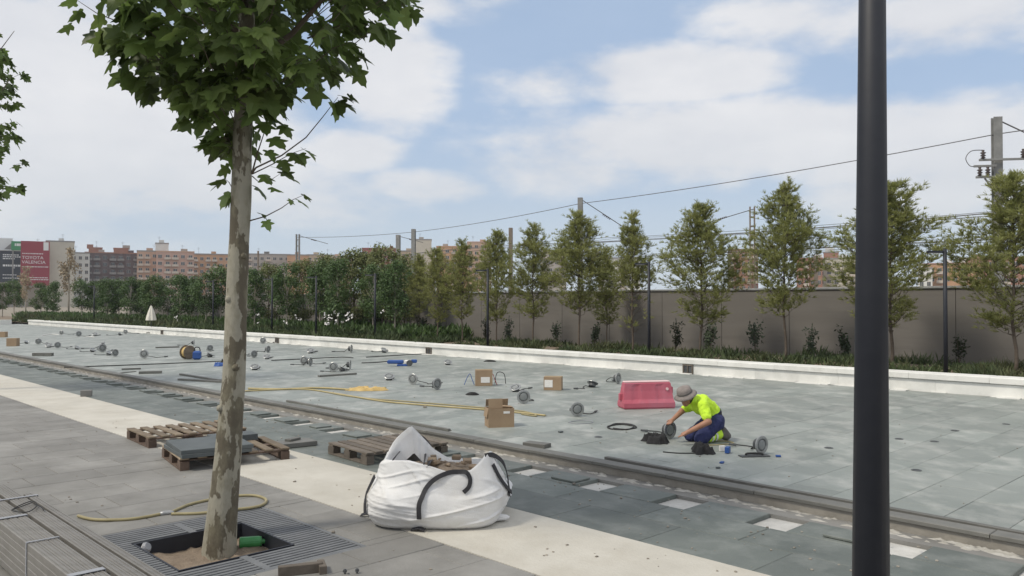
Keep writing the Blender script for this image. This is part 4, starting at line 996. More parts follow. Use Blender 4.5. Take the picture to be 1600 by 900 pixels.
for (fin, dz_) in ((.965, .004), (.93, -.05), (.86, -.14)):      # rolled rim and inside of the mouth
    rings.append([Vector((q.x * fin, q.y * fin, max(.34, q.z + dz_ - (.10 if fin < .9 else 0)))) for q in rings[NT]])
for rg in rings: vs += [BC + q for q in rg]
for j in range(len(rings) - 1):
    for i in range(NA): i2 = (i + 1) % NA; fs.append((j * NA + i, j * NA + i2, (j + 1) * NA + i2, (j + 1) * NA + i))
fs.append(tuple(range(NA - 1, -1, -1))); b.add(vs, fs); b.build('bag_body', M['bag'], BT, smooth=True)
# rubble inside
b = MB(); vs = [BC + Vector((.08, .05, .46))]; fs = []; nr = 7
for j in range(1, nr + 1):
    for i in range(40):
        a = 9 * i; q = bagS(a, .8); f = j / nr * .94; h = .45 - .09 * (j / nr) ** 2 + .05 * mnoise.noise(Vector((q.x * f * 7, q.y * f * 7, 3))) + .02 * mnoise.noise(Vector((q.x * f * 25, q.y * f * 25, 3)))
        vs.append(BC + Vector((q.x * f, q.y * f, h)))
for i in range(40): fs.append((0, 1 + i, 1 + (i + 1) % 40))
for j in range(nr - 1):
    for i in range(40): i2 = (i + 1) % 40; a = 1 + j * 40; fs.append((a + i, a + 40 + i, a + 40 + i2, a + i2))
b.add(vs, fs); b.build('rubble_fill', M['pitsoil'], BT)
r = random.Random(4); b = MB()
for i in range(14):
    s = r.uniform(.02, .06); q = BC + Vector((r.uniform(-.1, .34), r.uniform(-.12, .25), .455 + r.uniform(-.01, .03)))
    b.bbox(q, (s * 1.4, s, s * .7), 0, s * .12, M=Matrix.Rotation(r.uniform(0, 6), 3, 'Z') @ Matrix.Rotation(r.uniform(-.6, .6), 3, 'X'))
M['clod'] = mat('brown_clods', (.20, .15, .105), (.29, .225, .16), .95, 9, var=.3); tag(b.build('rubble_pieces', M['clod'], BT), kind='stuff')
grid = []
for ri, rg in enumerate(rings[:NT + 2]):
    for i in range(NA):
        q = BC + rg[i]; a = 360 * i / NA; out = Vector((math.cos(R(a)), math.sin(R(a)), .25)).normalized(); x, y, d = proj(q)
        grid.append((x, y, d, q, out))
def onbag(px, py):
    best = None
    for (x, y, d, q, out) in grid:
        e = (x - px) ** 2 + (y - py) ** 2 + max(0, d - 6.9) * 40
        if out.dot(q - Vector((0, 0, CAMH))) > 0: e += 160
        if best is None or e < best[0]: best = (e, q, out)
    return best[1] + best[2] * .012, best[2]
def strap(path, w=.045, free=()):
    P = []; Nn = []
    for i, (x, y) in enumerate(path):
        q, out = onbag(x, y)
        if i in free: q = dp(x, y, q.y - .02)
        P.append(q); Nn.append(out)
    sp_ = spline(P, 6); nn = []
    for i in range(len(sp_)): nn.append(Nn[min(int(i / 6 + .5), len(Nn) - 1)])
    b = MB(); b.ribbon(sp_, nn, w, .006); b.build('strap', M['strap'], BT)
strap([(571, 742), (570, 765), (569, 785), (570, 803)], .04)
strap([(657, 811), (657, 790), (660, 778), (668, 762), (682, 748), (700, 739), (716, 735)], .038)
strap([(716, 735), (728, 738), (734, 748), (731, 760), (723, 769)], .036, (1,))
strap([(768, 726), (778, 745), (788, 760), (797, 770)], .036)
strap([(752, 709), (770, 711), (785, 722), (795, 742), (794, 775)], .040, (1, 2))
strap([(672, 724), (676, 714), (688, 706)], .045, (1,))
strap([(615, 716), (630, 704), (644, 695)], .016); strap([(644, 695), (657, 698), (664, 708), (663, 724)], .018, (1,))
strap([(644, 694), (640, 676)], .012); strap([(640, 676), (660, 683), (679, 692)], .012)
for (x, y, rz) in ((654, 829, .3), (574, 806, 1.2)):
    p = gp(x, y, .012); b = MB(); b.ribbon(spline([p + Vector((-.06, .02, 0)), p + Vector((0, 0, .02)), p + Vector((.05, -.01, .002))], 5), Vector((0, -.3, 1)), .045, .006); b.build('strap_end', M['strap'], BT)
p = gp(783, 808, .04); b = MB(); vs = []; fs = []        # puckered corner of the bag
for j in range(7):
    for i in range(14):
        a = i / 14 * 6.283; f = [1, 1.1, .95, .8, .75, .6, .2][j]; rr_ = .06 * f * (1 + .25 * mnoise.noise(Vector((i * 1.1, j * .9, 4)))); vs.append(p + Vector((-.12 + j * .032, math.cos(a) * rr_, math.sin(a) * rr_ * .66)))
for j in range(6):
    for i in range(14): i2 = (i + 1) % 14; fs.append((j * 14 + i, j * 14 + i2, j * 14 + 14 + i2, j * 14 + 14 + i))
fs.append(tuple(84 + i for i in range(14))); b.add(vs, fs); b.build('tucked_corner', M['bag'], BT, smooth=True)

# ================================================================== loose stones and strips along the channel
r = random.Random(21)
for i in [2, 5] + list(range(7, 34)):
    u = i + .92 + r.uniform(-.05, .04); slab(W(u, 6.54 + r.uniform(-.04, .03), .0035), (.27 + r.uniform(-.05, .08), .26, .020), ROTU + r.uniform(-.07, .07), 'loose dark stone piece lying beside an open pocket of the stone path', 'green', 'stone_offcut', 'loose stone pieces beside the open pockets', cat='stone')
def strip(x0, y0, x1, y1, w, h, label, z=PZ, m_='kerbstone', name='stone_strip', cat='stone strip', group=None):
    a = gp(x0, y0, z); c = gp(x1, y1, z); d = c - a; b = MB(); b.bbox((0, 0, h / 2), (d.length, w, h), 0, .003); o = link(name, b.mesh(name, M[m_])); o.location = (a + c) / 2 + Vector((0, 0, .002)); o.rotation_euler = (0, 0, math.atan2(d.y, d.x)); tag(o, label, cat, group); return o
strip(449, 628, 702, 674, .05, .035, 'long dark stone strip lying on the pool floor beside the kerb, behind the bag')
strip(947, 720, 1345, 794, .06, .05, 'long dark stone strip lying along the kerb near the worker')
strip(1380, 800, 1640, 849, .06, .05, 'long dark stone strip lying along the kerb past the thick pole')
strip(822, 696, 856, 700, .16, .05, 'short grey stone block on the pool floor in front of the cardboard box')
strip(282, 586, 345, 596, .07, .04, 'dark stone strip pointing at the tree trunk on the pool floor')
strip(280, 594, 350, 598, .10, .04, 'dark stone strip crossing another beside the tree trunk')
strip(217, 584, 253, 583, .16, .06, 'flat grey stone block on the pool floor left of the trunk')
strip(190, 578, 220, 577, .10, .04, 'small dark stone strip beside the flat grey block')
strip(52, 556, 82, 556, .16, .10, 'dark stone block on the pool floor near the cardboard boxes')
strip(243, 544, 280, 543, .10, .05, 'long thin dark strip far out on the pool floor')
strip(498, 589, 556, 585, .10, .04, 'dark strip of offcuts among the floodlights'); strip(180, 584, 212, 581, .05, .02, 'thin dark strip lying near the kerb')

# ================================================================== floodlights set out on the pool floor
def fixture(label, group, cable_pts, lying=False):
    t = proto('floodlight', label, 'floodlight', group)
    Mx = Matrix.Translation((0, 0, .118)) @ Matrix.Rotation(R(90), 4, 'Y') @ Matrix.Rotation(R(-6), 4, 'X')
    if lying: Mx = Matrix.Translation((0, 0, .085)) @ Matrix.Rotation(R(28), 4, 'Y')
    b = MB(); b.lathe([(.066, -.006), (.112, -.008), (.118, -.003), (.118, .006), (.112, .010), (.084, .012), (.080, .004), (.066, .003)], 28, Mx, caps=False)
    for k in range(8): a = k * math.pi / 4; b.lathe([(.006, .010), (.006, .016)], 6, Mx @ Matrix.Translation((.099 * math.cos(a), .099 * math.sin(a), 0)))
    fl = b.build('flange', M['fixture'], t)
    b = MB(); b.lathe([(.078, .004), (.05, .011), (.001, .013)], 24, Mx); b.build('lens', M['glass'], t, smooth=True)
    b = MB(); b.lathe([(.070, -.085), (.074, -.075), (.074, -.006), (.066, -.003)], 20, Mx); hs = b.build('housing', M['fixturedark'], t)
    b = MB(); b.lathe([(.016, -.115), (.02, -.11), (.02, -.085)], 10, Mx); b.build('cable_gland', M['black'], hs)
    p0 = Mx @ Vector((0, 0, -.11)); b = MB(); pts = spline([p0] + [Vector(q) for q in cable_pts], 7); b.tube(pts, .008, 6); b.build('cable', M['black'], t, smooth=True)
    e = Vector(cable_pts[-1]); d = (e - Vector(cable_pts[-2])).normalized(); b = MB(); b.tube([e - d * .01, e + d * .09], [.018, .014], 8); b.build('connector', M['fixturedark'], t)
    return t
G = 'floodlights set out on the pool floor'
FLS = 'round metal floodlight standing on its rim with a black cable on the pool floor'
FLL = 'round metal floodlight tipped on its back with a black cable on the pool floor'
PA = Placer(fixture(FLS, G, [(-.2, .05, .06), (-.3, .1, .012), (-.36, .22, .01), (-.5, .2, .012), (-.6, .1, .018)]))
PB = Placer(fixture(FLS, G, [(-.16, -.08, .12), (-.28, -.06, .05), (-.34, .12, .012), (-.22, .26, .01), (-.42, .38, .018)]))
PC = Placer(fixture(FLL, G, [(-.1, .1, .03), (-.25, .1, .012), (-.4, 0, .01), (-.55, .08, .018)], True))
r = random.Random(77)
# (x, y of the foot, prototype, facing angle in degrees)
fl = [(902, 651, PB, -95), (818, 631, PA, -75), (805, 612, PC, -100), (683, 609, PA, -50), (645, 601, PB, -110), (608, 594, PC, -80), (521, 581, PA, -85), (475, 570, PB, -90), (485, 572, PA, -20), (417, 561, PC, -70),
      (398, 578, PC, -60), (419, 551, PA, -30), (397, 559, PA, -40), (462, 537, PB, -80), (411, 537, PA, -100), (485, 552, PC, -70), (549, 551, PA, -30), (601, 551, PC, -40), (700, 570, PC, -60), (966, 600, PB, -30), (1190, 710, PA, -65),
      (225, 560, PB, -90), (180, 557, PA, -40), (171, 555, PC, -20), (160, 550, PB, -60), (163, 545, PA, 10), (90, 544, PB, -70), (76, 543, PC, -70), (60, 538, PA, -90), (121, 546, PC, -30), (145, 550, PC, -10), (123, 526, PB, -60), (148, 525, PC, -60),
      (188, 524, PC, 0), (196, 522, PB, -90), (303, 540, PA, 0), (328, 549, PA, -50), (329, 558, PC, 10), (547, 577, PA, -20), (536, 580, PC, 30), (926, 605, PC, 60), (42, 537, PC, 0), (96, 523, PB, -80), (372, 556, PB, -80)]
special = {20: 'round metal floodlight standing beside small blue plastic bits near the worker', 0: 'round grey floodlight with looped cable, standing alone before the pink-red barrier', 19: 'small round floodlight standing right beside the pink-red barrier', 2: 'round floodlight nearest the cardboard box with coloured cables'}
for i, (x, y, P_, a) in enumerate(fl):
    p = gp(x, y, PZ); P_((p.x, p.y, PZ + .004), R(a) + r.uniform(-.3, .3), r.uniform(.92, 1.08) if y > 560 else r.uniform(1.0, 1.25), label=special.get(i, FLL if P_ is PC else FLS), group=G)
# the one the worker is holding
p = gp(1047, 686, PZ); P_ = PA((p.x, p.y, PZ + .004), R(-60), 1.0, label='dark floodlight held upright by the kneeling worker')

# ================================================================== cables, hoses
def cable(pix, rad, m_, name, label, cat, z=None, n=8):
    b = MB(); pts = spline([gp(x, y, PZ + rad) for x, y in pix], n); b.tube(pts, rad, 6); return tag(b.build(name, M[m_], smooth=True), label, cat)
cable([(388, 607), (440, 608), (500, 606), (560, 609), (603, 606)], .022, 'yellow', 'hose', 'yellow hose running level from the tree trunk to the orange sheet', 'hose')
cable([(380, 611), (470, 608), (520, 614), (600, 627), (680, 634), (760, 640), (815, 645), (852, 649)], .016, 'yellow', 'hose', 'long yellow hose passing behind the open cardboard box', 'hose')
cable([(500, 611), (560, 621), (660, 629), (756, 637), (820, 643), (838, 650), (815, 647)], .012, 'hose', 'hose', 'second thin tan hose beside the long yellow one', 'hose')
cable([(424, 563), (470, 561), (530, 558), (552, 559)], .014, 'black', 'cable', 'black cable stretched between two floodlights', 'cable')
cable([(572, 558), (640, 554), (720, 550), (784, 549)], .014, 'black', 'cable', 'black cable running toward the small box at the white wall', 'cable')
cable([(565, 567), (590, 566), (612, 564)], .014, 'black', 'cable', 'short black lead of the blue tool', 'cable')
cable([(100, 574), (180, 571), (260, 568), (350, 564)], .014, 'black', 'cable', 'thin dark cable crossing the pool floor behind the trunk', 'cable')
cable([(66, 524), (80, 522), (92, 523)], .02, 'paper', 'cable', 'short white pipe lying far out on the pool floor', 'pipe')
cable([(134, 526), (142, 526), (147, 527)], .02, 'paper', 'cable', 'bent white pipe beside a far floodlight', 'pipe')
cable([(950, 667), (962, 662), (985, 663), (994, 668), (975, 671), (955, 670), (950, 666), (970, 663), (990, 666), (980, 671), (958, 669)], .010, 'black', 'cable_coil', 'black coil of cable on the floor in front of the barrier', 'cable coil')
cable([(1036, 706), (1060, 708), (1090, 708)], .008, 'black', 'cable', 'thin black lead running into the black cloth heap', 'cable')
cable([(888, 596 + 64), (905, 657), (925, 658), (922, 661), (900, 662), (890, 660)], .006, 'greyplastic', 'cable_coil', 'thin pale wire loop beside the lone floodlight', 'cable coil')
cable([(1085, 694), (1105, 690), (1130, 689), (1146, 692), (1120, 695), (1092, 696)], .006, 'yellow', 'cable_coil', 'thin yellowish cord lying at the worker\'s knee', 'cord')
for (x0, x1, y, lab) in ((728, 748, 617, 'flat dark cable heap before the box with coloured cables'), (756, 775, 565, 'small dark cable heap between white wall and cardboard box'), (1155, 1202, 713, 'flat dark float tool lying beside the blue bits')):
    p = gp((x0 + x1) / 2, y, PZ); w = (x1 - x0) / FPX * p.y; b = MB()
    if x0 < 1000:
        for k in range(3): b.tube(spline([p + Vector((math.cos(a * 1.05 + k) * w * .5 * (1 - .2 * k), math.sin(a * 1.05 + k) * .10, .012 + .012 * k)) for a in range(7)], 5), .010, 5)
        t = tag(b.build('cable_heap', M['black'], smooth=True), lab, 'cable heap'); t['kind'] = 'stuff'
    else:
        t = thing('float_trowel', p, lab, 'tool'); b.bbox(p + Vector((0, 0, .008)), (w, .11, .012), .15, .003); b.build('blade', M['fixturedark'], t); b = MB(); b.tube(spline([p + Vector((-.1, 0, .014)), p + Vector((-.08, 0, .034)), p + Vector((.08, 0, .034)), p + Vector((.1, 0, .014))], 5), .013, 8); b.build('handle', M['black'], t, smooth=True)
def heap(px0, px1, y, h, m_, name, label, cat, seed, deep=.22):
    p = gp((px0 + px1) / 2, y, PZ); w = (px1 - px0) / FPX * p.y / 2; n = 44; J = 16; b = MB(); vs = []; fs = []
    for j in range(J + 1):
        for i in range(n):
            a = i / n * 6.283; f = 1 - j / J; k = 1 + .55 * mnoise.noise(Vector((math.cos(a) * 2.3, math.sin(a) * 2.3, seed)))
            q = Vector((math.cos(a) * w * f * k, math.sin(a) * deep * f * k, 0)); e = min(1, (1 - f) * 4)
            rg = 1 - abs(mnoise.noise(Vector((q.x * 11, q.y * 11, seed)))) * 2.6
            q.z = .004 + e * h * (.30 + .45 * max(0, mnoise.noise(Vector((q.x * 6, q.y * 6, seed + 4))) + .25) + .38 * max(0, rg) ** 2); vs.append(p + q)
    for j in range(J):
        for i in range(n): i2 = (i + 1) % n; fs.append((j * n + i, j * n + i2, j * n + n + i2, j * n + n + i))
    b.add(vs, fs); return tag(b.build(name, M[m_], smooth=True), label, cat)
heap(1006, 1044, 690, .12, 'blackcloth', 'black_cloth', 'crumpled black cloth heap at the foot of the held floodlight', 'cloth', 1)
heap(1083, 1115, 706, .13, 'blackcloth', 'black_cloth', 'crumpled black cloth heap with a thin lead, in front of the worker', 'cloth', 5)
heap(543, 604, 610, .09, 'orange', 'orange_sheet', 'crumpled orange-yellow plastic sheet at the end of the yellow hose', 'sheet', 8, .16)
heap(336, 352, 572, .14, 'blue', 'blue_cloth', 'blue cloth bundle on the floor just left of the trunk', 'cloth', 11, .15); heap(346, 358, 571, .22, 'blackcloth', 'black_cloth', 'small black bundle touching the trunk outline on the floor', 'cloth', 12, .15)

# ================================================================== cardboard boxes and barrier
def carton(px0, px1, yb, yt, rz, label, flap=False, lab=None, dep=.75):
    p = gp((px0 + px1) / 2, yb, PZ); w = (px1 - px0) / FPX * p.y * .92; h = (yb - yt) / FPX * p.y * .95
    t = thing('cardboard_box', p + Vector((0, w * dep / 2, 0)), label, 'box', 'cardboard boxes on the pool floor', True); t.rotation_euler = (0, 0, rz); d = w * dep; b = MB(); th = .006
    if flap:
        hb = h * .66
        for (c, s) in (((0, -d / 2, hb / 2), (w, th, hb)), ((0, d / 2, hb / 2), (w, th, hb)), ((-w / 2, 0, hb / 2), (th, d - th * 2, hb)), ((w / 2, 0, hb / 2), (th, d - th * 2, hb)), ((0, 0, .004), (w, d, .008))): b.box(c, s)
        b.build('carton', M['card'], t)
        for (c, s, rx, ry) in (((-w * .22, -d / 2 + .03, hb + h * .17), (w * .55, th, h * .34), -.12, 0), ((w * .30, d * .1, hb + .012), (w * .42, d * .6, th), 0, .1), ((-w / 2 - .012, 0, hb - h * .16), (th, d * .8, h * .32), 0, .15), ((0, d / 2 + .02, hb + h * .13), (w * .9, th, h * .26), .25, 0)):
            q = MB(); q.box(c, s, M=Matrix.Rotation(rx, 3, 'X') @ Matrix.Rotation(ry, 3, 'Y')); q.build('flap', M['card'], t)
    else:
        b.bbox((0, 0, h / 2), (w, d, h), 0, .004); b.build('carton', M['card'], t)
        q = MB(); q.box((0, 0, h + .0012), (w * .98, .05, .002)); q.build('tape', M['hose'], t)
    if lab: q = MB(); q.box((lab[0] * w, -d / 2 - .0035, lab[1] * h), (lab[2] * w, .003, lab[3] * h)); q.build('label', M['paper'], t)
    return t
carton(758, 802, 668, 621, R(14), 'open cardboard box with its flaps up beside the kerb', True, (.2, .52, .25, .08))
carton(850, 880, 610, 588, R(-10), 'closed cardboard box with a white label right of the coloured cables', False, (-.22, .5, .46, .55))
carton(741, 770, 603, 577, R(4), 'cardboard box with coloured cables around it', False, (.08, .38, .52, .36))
carton(796, 810, 556, 549, R(10), 'small flat cardboard box close to the white wall'); carton(9, 25, 541, 528, R(6), 'brown cardboard box at the far kerb end of the pool'); carton(-3, 8, 527, 518, R(0), 'distant cardboard box, the farther of two at the kerb end')
p = gp(741, 602, PZ)
for (dx, c_, lab) in ((-.10, 'blue', 'blue tie-down cord draped at the side of the labelled box'), (.40, 'redvalve', 'red tie-down cord draped at the other side of the labelled box')):
    q = p + Vector((dx, .1, 0)); b = MB(); b.tube(spline([q + Vector((-.12, -.1, .01)), q + Vector((-.06, -.05, .16)), q + Vector((0, 0, .24)), q + Vector((.05, -.02, .12)), q + Vector((.10, -.08, .01))], 6), .008, 6); tag(b.build('cord', M[c_], smooth=True), lab, 'cord')
q = p + Vector((.55, .15, 0)); b = MB(); b.tube(spline([q + Vector((-.1, 0, .02)), q + Vector((-.05, 0, .26)), q + Vector((.10, 0, .24)), q + Vector((.14, 0, .02))], 6), .008, 6); tag(b.build('cable', M['black'], smooth=True), 'black cable arch beside the labelled box', 'cable')
# drum and blue bag near the trunk
p = gp(297, 561, PZ); t = thing('cable_drum', p, 'orange cable drum standing on the pool floor near the trunk', 'cable drum'); Dm = Matrix.Translation(p + Vector((-.08, 0, .22))) @ Matrix.Rotation(R(-35), 4, 'Z') @ Matrix.Rotation(R(90), 4, 'Y')
b = MB(); b.lathe([(.03, -.12), (.21, -.12), (.22, -.11), (.22, -.10), (.10, -.09), (.10, .09), (.22, .10), (.22, .11), (.21, .12), (.03, .12)], 24, Dm); b.build('spool', M['wood'], t); b = MB(); b.lathe([(.10, -.085), (.17, -.08), (.17, .08), (.10, .085)], 20, Dm); b.build('wound_cable', M['orange'], t)
p2 = gp(304, 562, PZ); t = thing('tool_bag', p2, 'blue and black tool bag beside the orange cable drum', 'bag'); b = MB(); b.bbox(p2 + Vector((.06, .05, .14)), (.24, .2, .28), .2, .05); b.build('bag_body', M['blue'], t); b = MB(); b.tube(spline([p2 + Vector((-.03, .05, .27)), p2 + Vector((0, .05, .38)), p2 + Vector((.12, .05, .38)), p2 + Vector((.16, .05, .27))], 5), .016, 6); b.build('handle', M['blackcloth'], t)
p = gp(630, 572, PZ); t = thing('power_tool', p, 'blue and white long power tool lying on the pool floor', 'power tool'); b = MB(); b.bbox(p + Vector((-.22, 0, .12)), (.46, .12, .11), 0, .03); b.build('motor', M['blue'], t)
b = MB(); b.bbox(p + Vector((.13, 0, .11)), (.20, .12, .13), 0, .03); b.build('gearbox', M['paper'], t); b = MB(); b.bbox(p + Vector((.31, 0, .14)), (.16, .10, .10), 0, .02); b.build('grip', M['blue'], t)
b = MB(); b.lathe([(.02, -.01), (.09, -.008), (.09, .008), (.02, .01)], 16, Matrix.Translation(p + Vector((.19, -.08, .09))) @ Matrix.Rotation(R(90), 4, 'X')); b.build('disc', M['fixturedark'], t); b = MB(); b.bbox(p + Vector((.0, 0, .03)), (.34, .14, .055), 0, .01); b.build('base_shoe', M['blue'], t)
# plastic water barrier
p0 = gp(970, 638, PZ); p1 = gp(1049, 636, PZ); c = (p0 + p1) / 2; d = p1 - p0; L_ = d.length
t = thing('water_barrier', c, 'faded pink-red plastic road barrier lying near the worker', 'barrier', None, True); t.rotation_euler = (0, 0, math.atan2(d.y, d.x)); Hh = .44
b = MB(); secs = []
for (z, hw, hl) in ((0.005, .17, .485), (.03, .185, .50), (.10, .18, .50), (.16, .135, .485), (.30, .10, .47), (.38, .09, .455), (.425, .085, .45), (.44, .07, .44)):
    ring = []; nx = 14
    for i in range(nx + 1): ring.append((-hl * L_ + 2 * hl * L_ * i / nx, -hw + (.012 if i in (3, 4, 10, 11) and .12 < z < .42 else 0), z + (.006 * math.sin(i * 1.3) if z < .02 else 0)))
    for i in range(nx + 1): ring.append((hl * L_ - 2 * hl * L_ * i / nx, hw, z))
    secs.append(ring)
n = len(secs[0]); vs = [Vector(q) for rg in secs for q in rg]; fs = []
for j in range(len(secs) - 1):
    for i in range(n): i2 = (i + 1) % n; fs.append((j * n + i, j * n + i2, j * n + n + i2, j * n + n + i))
fs += [tuple(range(n - 1, -1, -1)), tuple((len(secs) - 1) * n + i for i in range(n))]; b.add(vs, fs); b.build('barrier_body', M['red'], t)
b = MB(); b.bbox((0, 0, .453), (.89 * L_, .13, .026), 0, .01); b.build('top_rim', M['pinkedge'], t)
for (x, z) in ((-.505 * L_, .20), (.49 * L_, .30)): b = MB(); b.bbox((x, 0, z), (.05, .07, .12), 0, .012); b.build('coupling_lug', M['red'], t)
b = MB(); b.tube([(.34, -.12, .33), (.34, -.105, .33)], .025, 12); b.build('plug', M['pinkedge'], t)
# small litter near the worker
for (x, y, s, m_, lab) in ((1137, 708, (.09, .05, .075), 'blue', 'small blue and white carton standing in front of the worker'), (1128, 724, (.07, .04, .018), 'blue', 'flat blue plastic bit farther in front of the worker'), (1216, 714, (.06, .04, .02), 'blue', 'small blue plastic bit beside the standing floodlight'), (1122, 732, (.05, .03, .015), 'slate', 'tiny dark stone chip near the flat blue bit'), (876, 676, (.06, .05, .02), 'slate', 'small dark stone chip on the floor before the barrier'), (664, 637, (.05, .05, .03), 'stone_bit', 'small stone chip near the cream path edge')):
    p = gp(x, y, PZ); b = MB(); b.bbox((0, 0, s[2] / 2), s, 0, .004); o = link('small_offcut', b.mesh('small_offcut', M[m_])); o.location = (p.x, p.y, PZ + .003); o.rotation_euler = (0, 0, x * .7); tag(o, lab, 'offcut')
p = gp(1130, 706, PZ); b = MB(); b.bbox(p + Vector((-.005, .03, .037)), (.07, .03, .068), .2, .004); tag(b.build('white_carton', M['paper']), 'small white carton beside the blue one before the worker', 'carton')
# lamp seats: dark rings laid on the floor, recess shade put into their colour
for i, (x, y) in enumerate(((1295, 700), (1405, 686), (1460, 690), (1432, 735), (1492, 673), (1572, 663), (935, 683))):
    p = gp(x, y, PZ); b = MB(); b.lathe([(.055, .0), (.055, .007), (.085, .007), (.092, .0)], 22, Matrix.Translation((0, 0, 0)), caps=False); b.lathe([(.001, .0015), (.056, .0015)], 22, caps=False); o = link('lamp_seat_shade', b.mesh('lamp_seat_shade', M['fixturedark']), pool); o.location = (p.x, p.y, PZ + .002); o.scale = (.6, .6, .6)
# closed parasol
p = gp(236, 521, PZ); t = thing('parasol', p, 'closed cream parasol standing on the far pool floor', 'parasol'); s = p.y / FPX
b = MB(); b.tube([p, p + Vector((0, 0, 44 * s))], .022, 8); b.build('pole', M['dark'], t); b = MB(); b.bbox(p + Vector((.12, 0, .035)), (.62, .4, .07), 0, .01); b.build('base', M['kerbstone'], t)
b = MB(); vs = []; prof = [(20.5, 6.6), (23, 6.4), (28, 5.4), (34, 3.9), (38, 2.6), (41.5, 1.5), (44, .4)]; n = 24
for (h_, rr) in prof:
    for i in range(n): a = i / n * 6.283; q = rr * s * (1 + .22 * math.sin(a * 6)); vs.append(p + Vector((math.cos(a) * q, math.sin(a) * q, h_ * s)))
fs = []
for j in range(len(prof) - 1):
    for i in range(n): i2 = (i + 1) % n; fs.append((j * n + i, j * n + i2, j * n + n + i2, j * n + n + i))
b.add(vs, fs); b.build('canopy', M['canvas'], t, smooth=True)

# ================================================================== the kneeling worker
WD = 10.88
wp = lambda x, y, dd=0.0: dp(x, y, WD + dd)
class Body(MB):
    def cap(s, a, ra, c, rc, n=14):
        a, c = Vector(a), Vector(c); d = (c - a); L0 = d.length
        if L0 < 1e-6: d = Vector((0, 0, 1)); L0 = 1e-6
        d.normalize(); pts = []; rs = []
        for k in range(6): f = k / 5 * math.pi / 2; pts.append(a - d * ra * math.cos(f)); rs.append(max(.0008, ra * math.sin(f)))
        for k in range(6): f = k / 5 * math.pi / 2; pts.append(c + d * rc * math.sin(f)); rs.append(max(.0008, rc * math.cos(f)))
        s.tube(pts, rs, n)
    def ell(s, c, rad, M3=None, n=18, m=10):
        T = M3 or Matrix.Identity(3); vs = []; fs = []
        for j in range(1, m):
            for i in range(n): a = i / n * 6.283; f = j / m * math.pi; vs.append(Vector(c) + T @ Vector((rad[0] * math.sin(f) * math.cos(a), rad[1] * math.sin(f) * math.sin(a), rad[2] * math.cos(f))))
        top = len(vs); vs += [Vector(c) + T @ Vector((0, 0, rad[2])), Vector(c) - T @ Vector((0, 0, rad[2]))]
        for j in range(m - 2):
            for i in range(n): i2 = (i + 1) % n; fs.append((j * n + i, (j + 1) * n + i, (j + 1) * n + i2, j * n + i2))
        for i in range(n): i2 = (i + 1) % n; fs.append((top, i, i2)); fs.append((top + 1, (m - 2) * n + i2, (m - 2) * n + i))
        s.add(vs, fs)
    def fuse(s, name, m_, parent, vox=.012, smooth=4, wr=0.0):
        o = s.build(name, m_, parent, smooth=True); md = o.modifiers.new('fuse', 'REMESH'); md.mode = 'VOXEL'; md.voxel_size = vox; md.use_smooth_shade = True
        if smooth: ms = o.modifiers.new('soften', 'SMOOTH'); ms.factor = .5; ms.iterations = smooth
        dg = bpy.context.evaluated_depsgraph_get(); me = bpy.data.meshes.new_from_object(o.evaluated_get(dg)); [setattr(v_, 'co', v_.co + v_.normal * wr * (mnoise.noise(v_.co * 14) + .6 * mnoise.noise(v_.co * 31))) for v_ in me.vertices] if wr else None; o.modifiers.clear(); old = o.data; o.data = me; bpy.data.meshes.remove(old); return o
ground = lambda q, z: Vector((q.x, q.y, PZ + z))
pel = wp(1116, 657); wst = wp(1109, 641, -.05); chs = wp(1096, 632, -.12); nck = wp(1082, 625, -.18); hed = wp(1072, 620, -.22)
shF = wp(1081, 633, .02); shN = wp(1098, 634, -.30)
elF = wp(1067, 641, -.02); haF = wp(1052, 655, -.16); elN = wp(1107, 659, -.42); haN = wp(1073, 676, -.38)
hpN = wp(1119, 660, -.12); hpF = wp(1112, 658, .10)
knN = wp(1094, 683, -.30); knF = wp(1078, 681, -.06)
anN = wp(1127, 680, -.02); anF = wp(1117, 678, .20)
knN.z = PZ + .075; knF.z = PZ + .075; anN.z = PZ + .085; anF.z = PZ + .08
toN = anN + Vector((.075, .03, -.045)); toF = anF + Vector((.075, .05, -.04))
WK = thing('person', ground((pel + knN) / 2, 0), 'kneeling worker in yellow shirt, navy trousers and grey hat, bent over a floodlight', 'person')
B = Body()
B.cap(pel, .11, wst, .10); B.cap(wst, .10, chs, .115); B.cap(chs, .11, nck, .055); B.cap(nck, .05, hed, .05)
fwd = Vector((-.72, -.52, -.45)).normalized(); rgt = fwd.cross(Vector((0, 0, 1))).normalized(); upv = rgt.cross(fwd).normalized(); HM = Matrix((rgt, fwd, upv)).transposed()
B.ell(hed, (.072, .092, .112), HM); B.ell(hed + fwd * .09 - upv * .018, (.012, .018, .022), HM); B.ell(hed + fwd * .05 - upv * .075, (.04, .04, .035), HM)
for s in (-1, 1): B.ell(hed + rgt * s * .074 - upv * .01, (.012, .02, .03), HM)
B.ell(hed + fwd * .088 - upv * .055, (.024, .010, .008), HM)
for a, c_, r0, r1 in ((shF, elF, .05, .042), (elF, haF, .042, .027), (shN, elN, .052, .043), (elN, haN, .043, .028)): B.cap(a, r0, c_, r1)
for a, c_, r0, r1 in ((hpN, knN, .085, .062), (knN, anN, .058, .042), (hpF, knF, .085, .062), (knF, anF, .058, .042), (anN, toN, .04, .032), (anF, toF, .04, .032)): B.cap(a, r0, c_, r1)
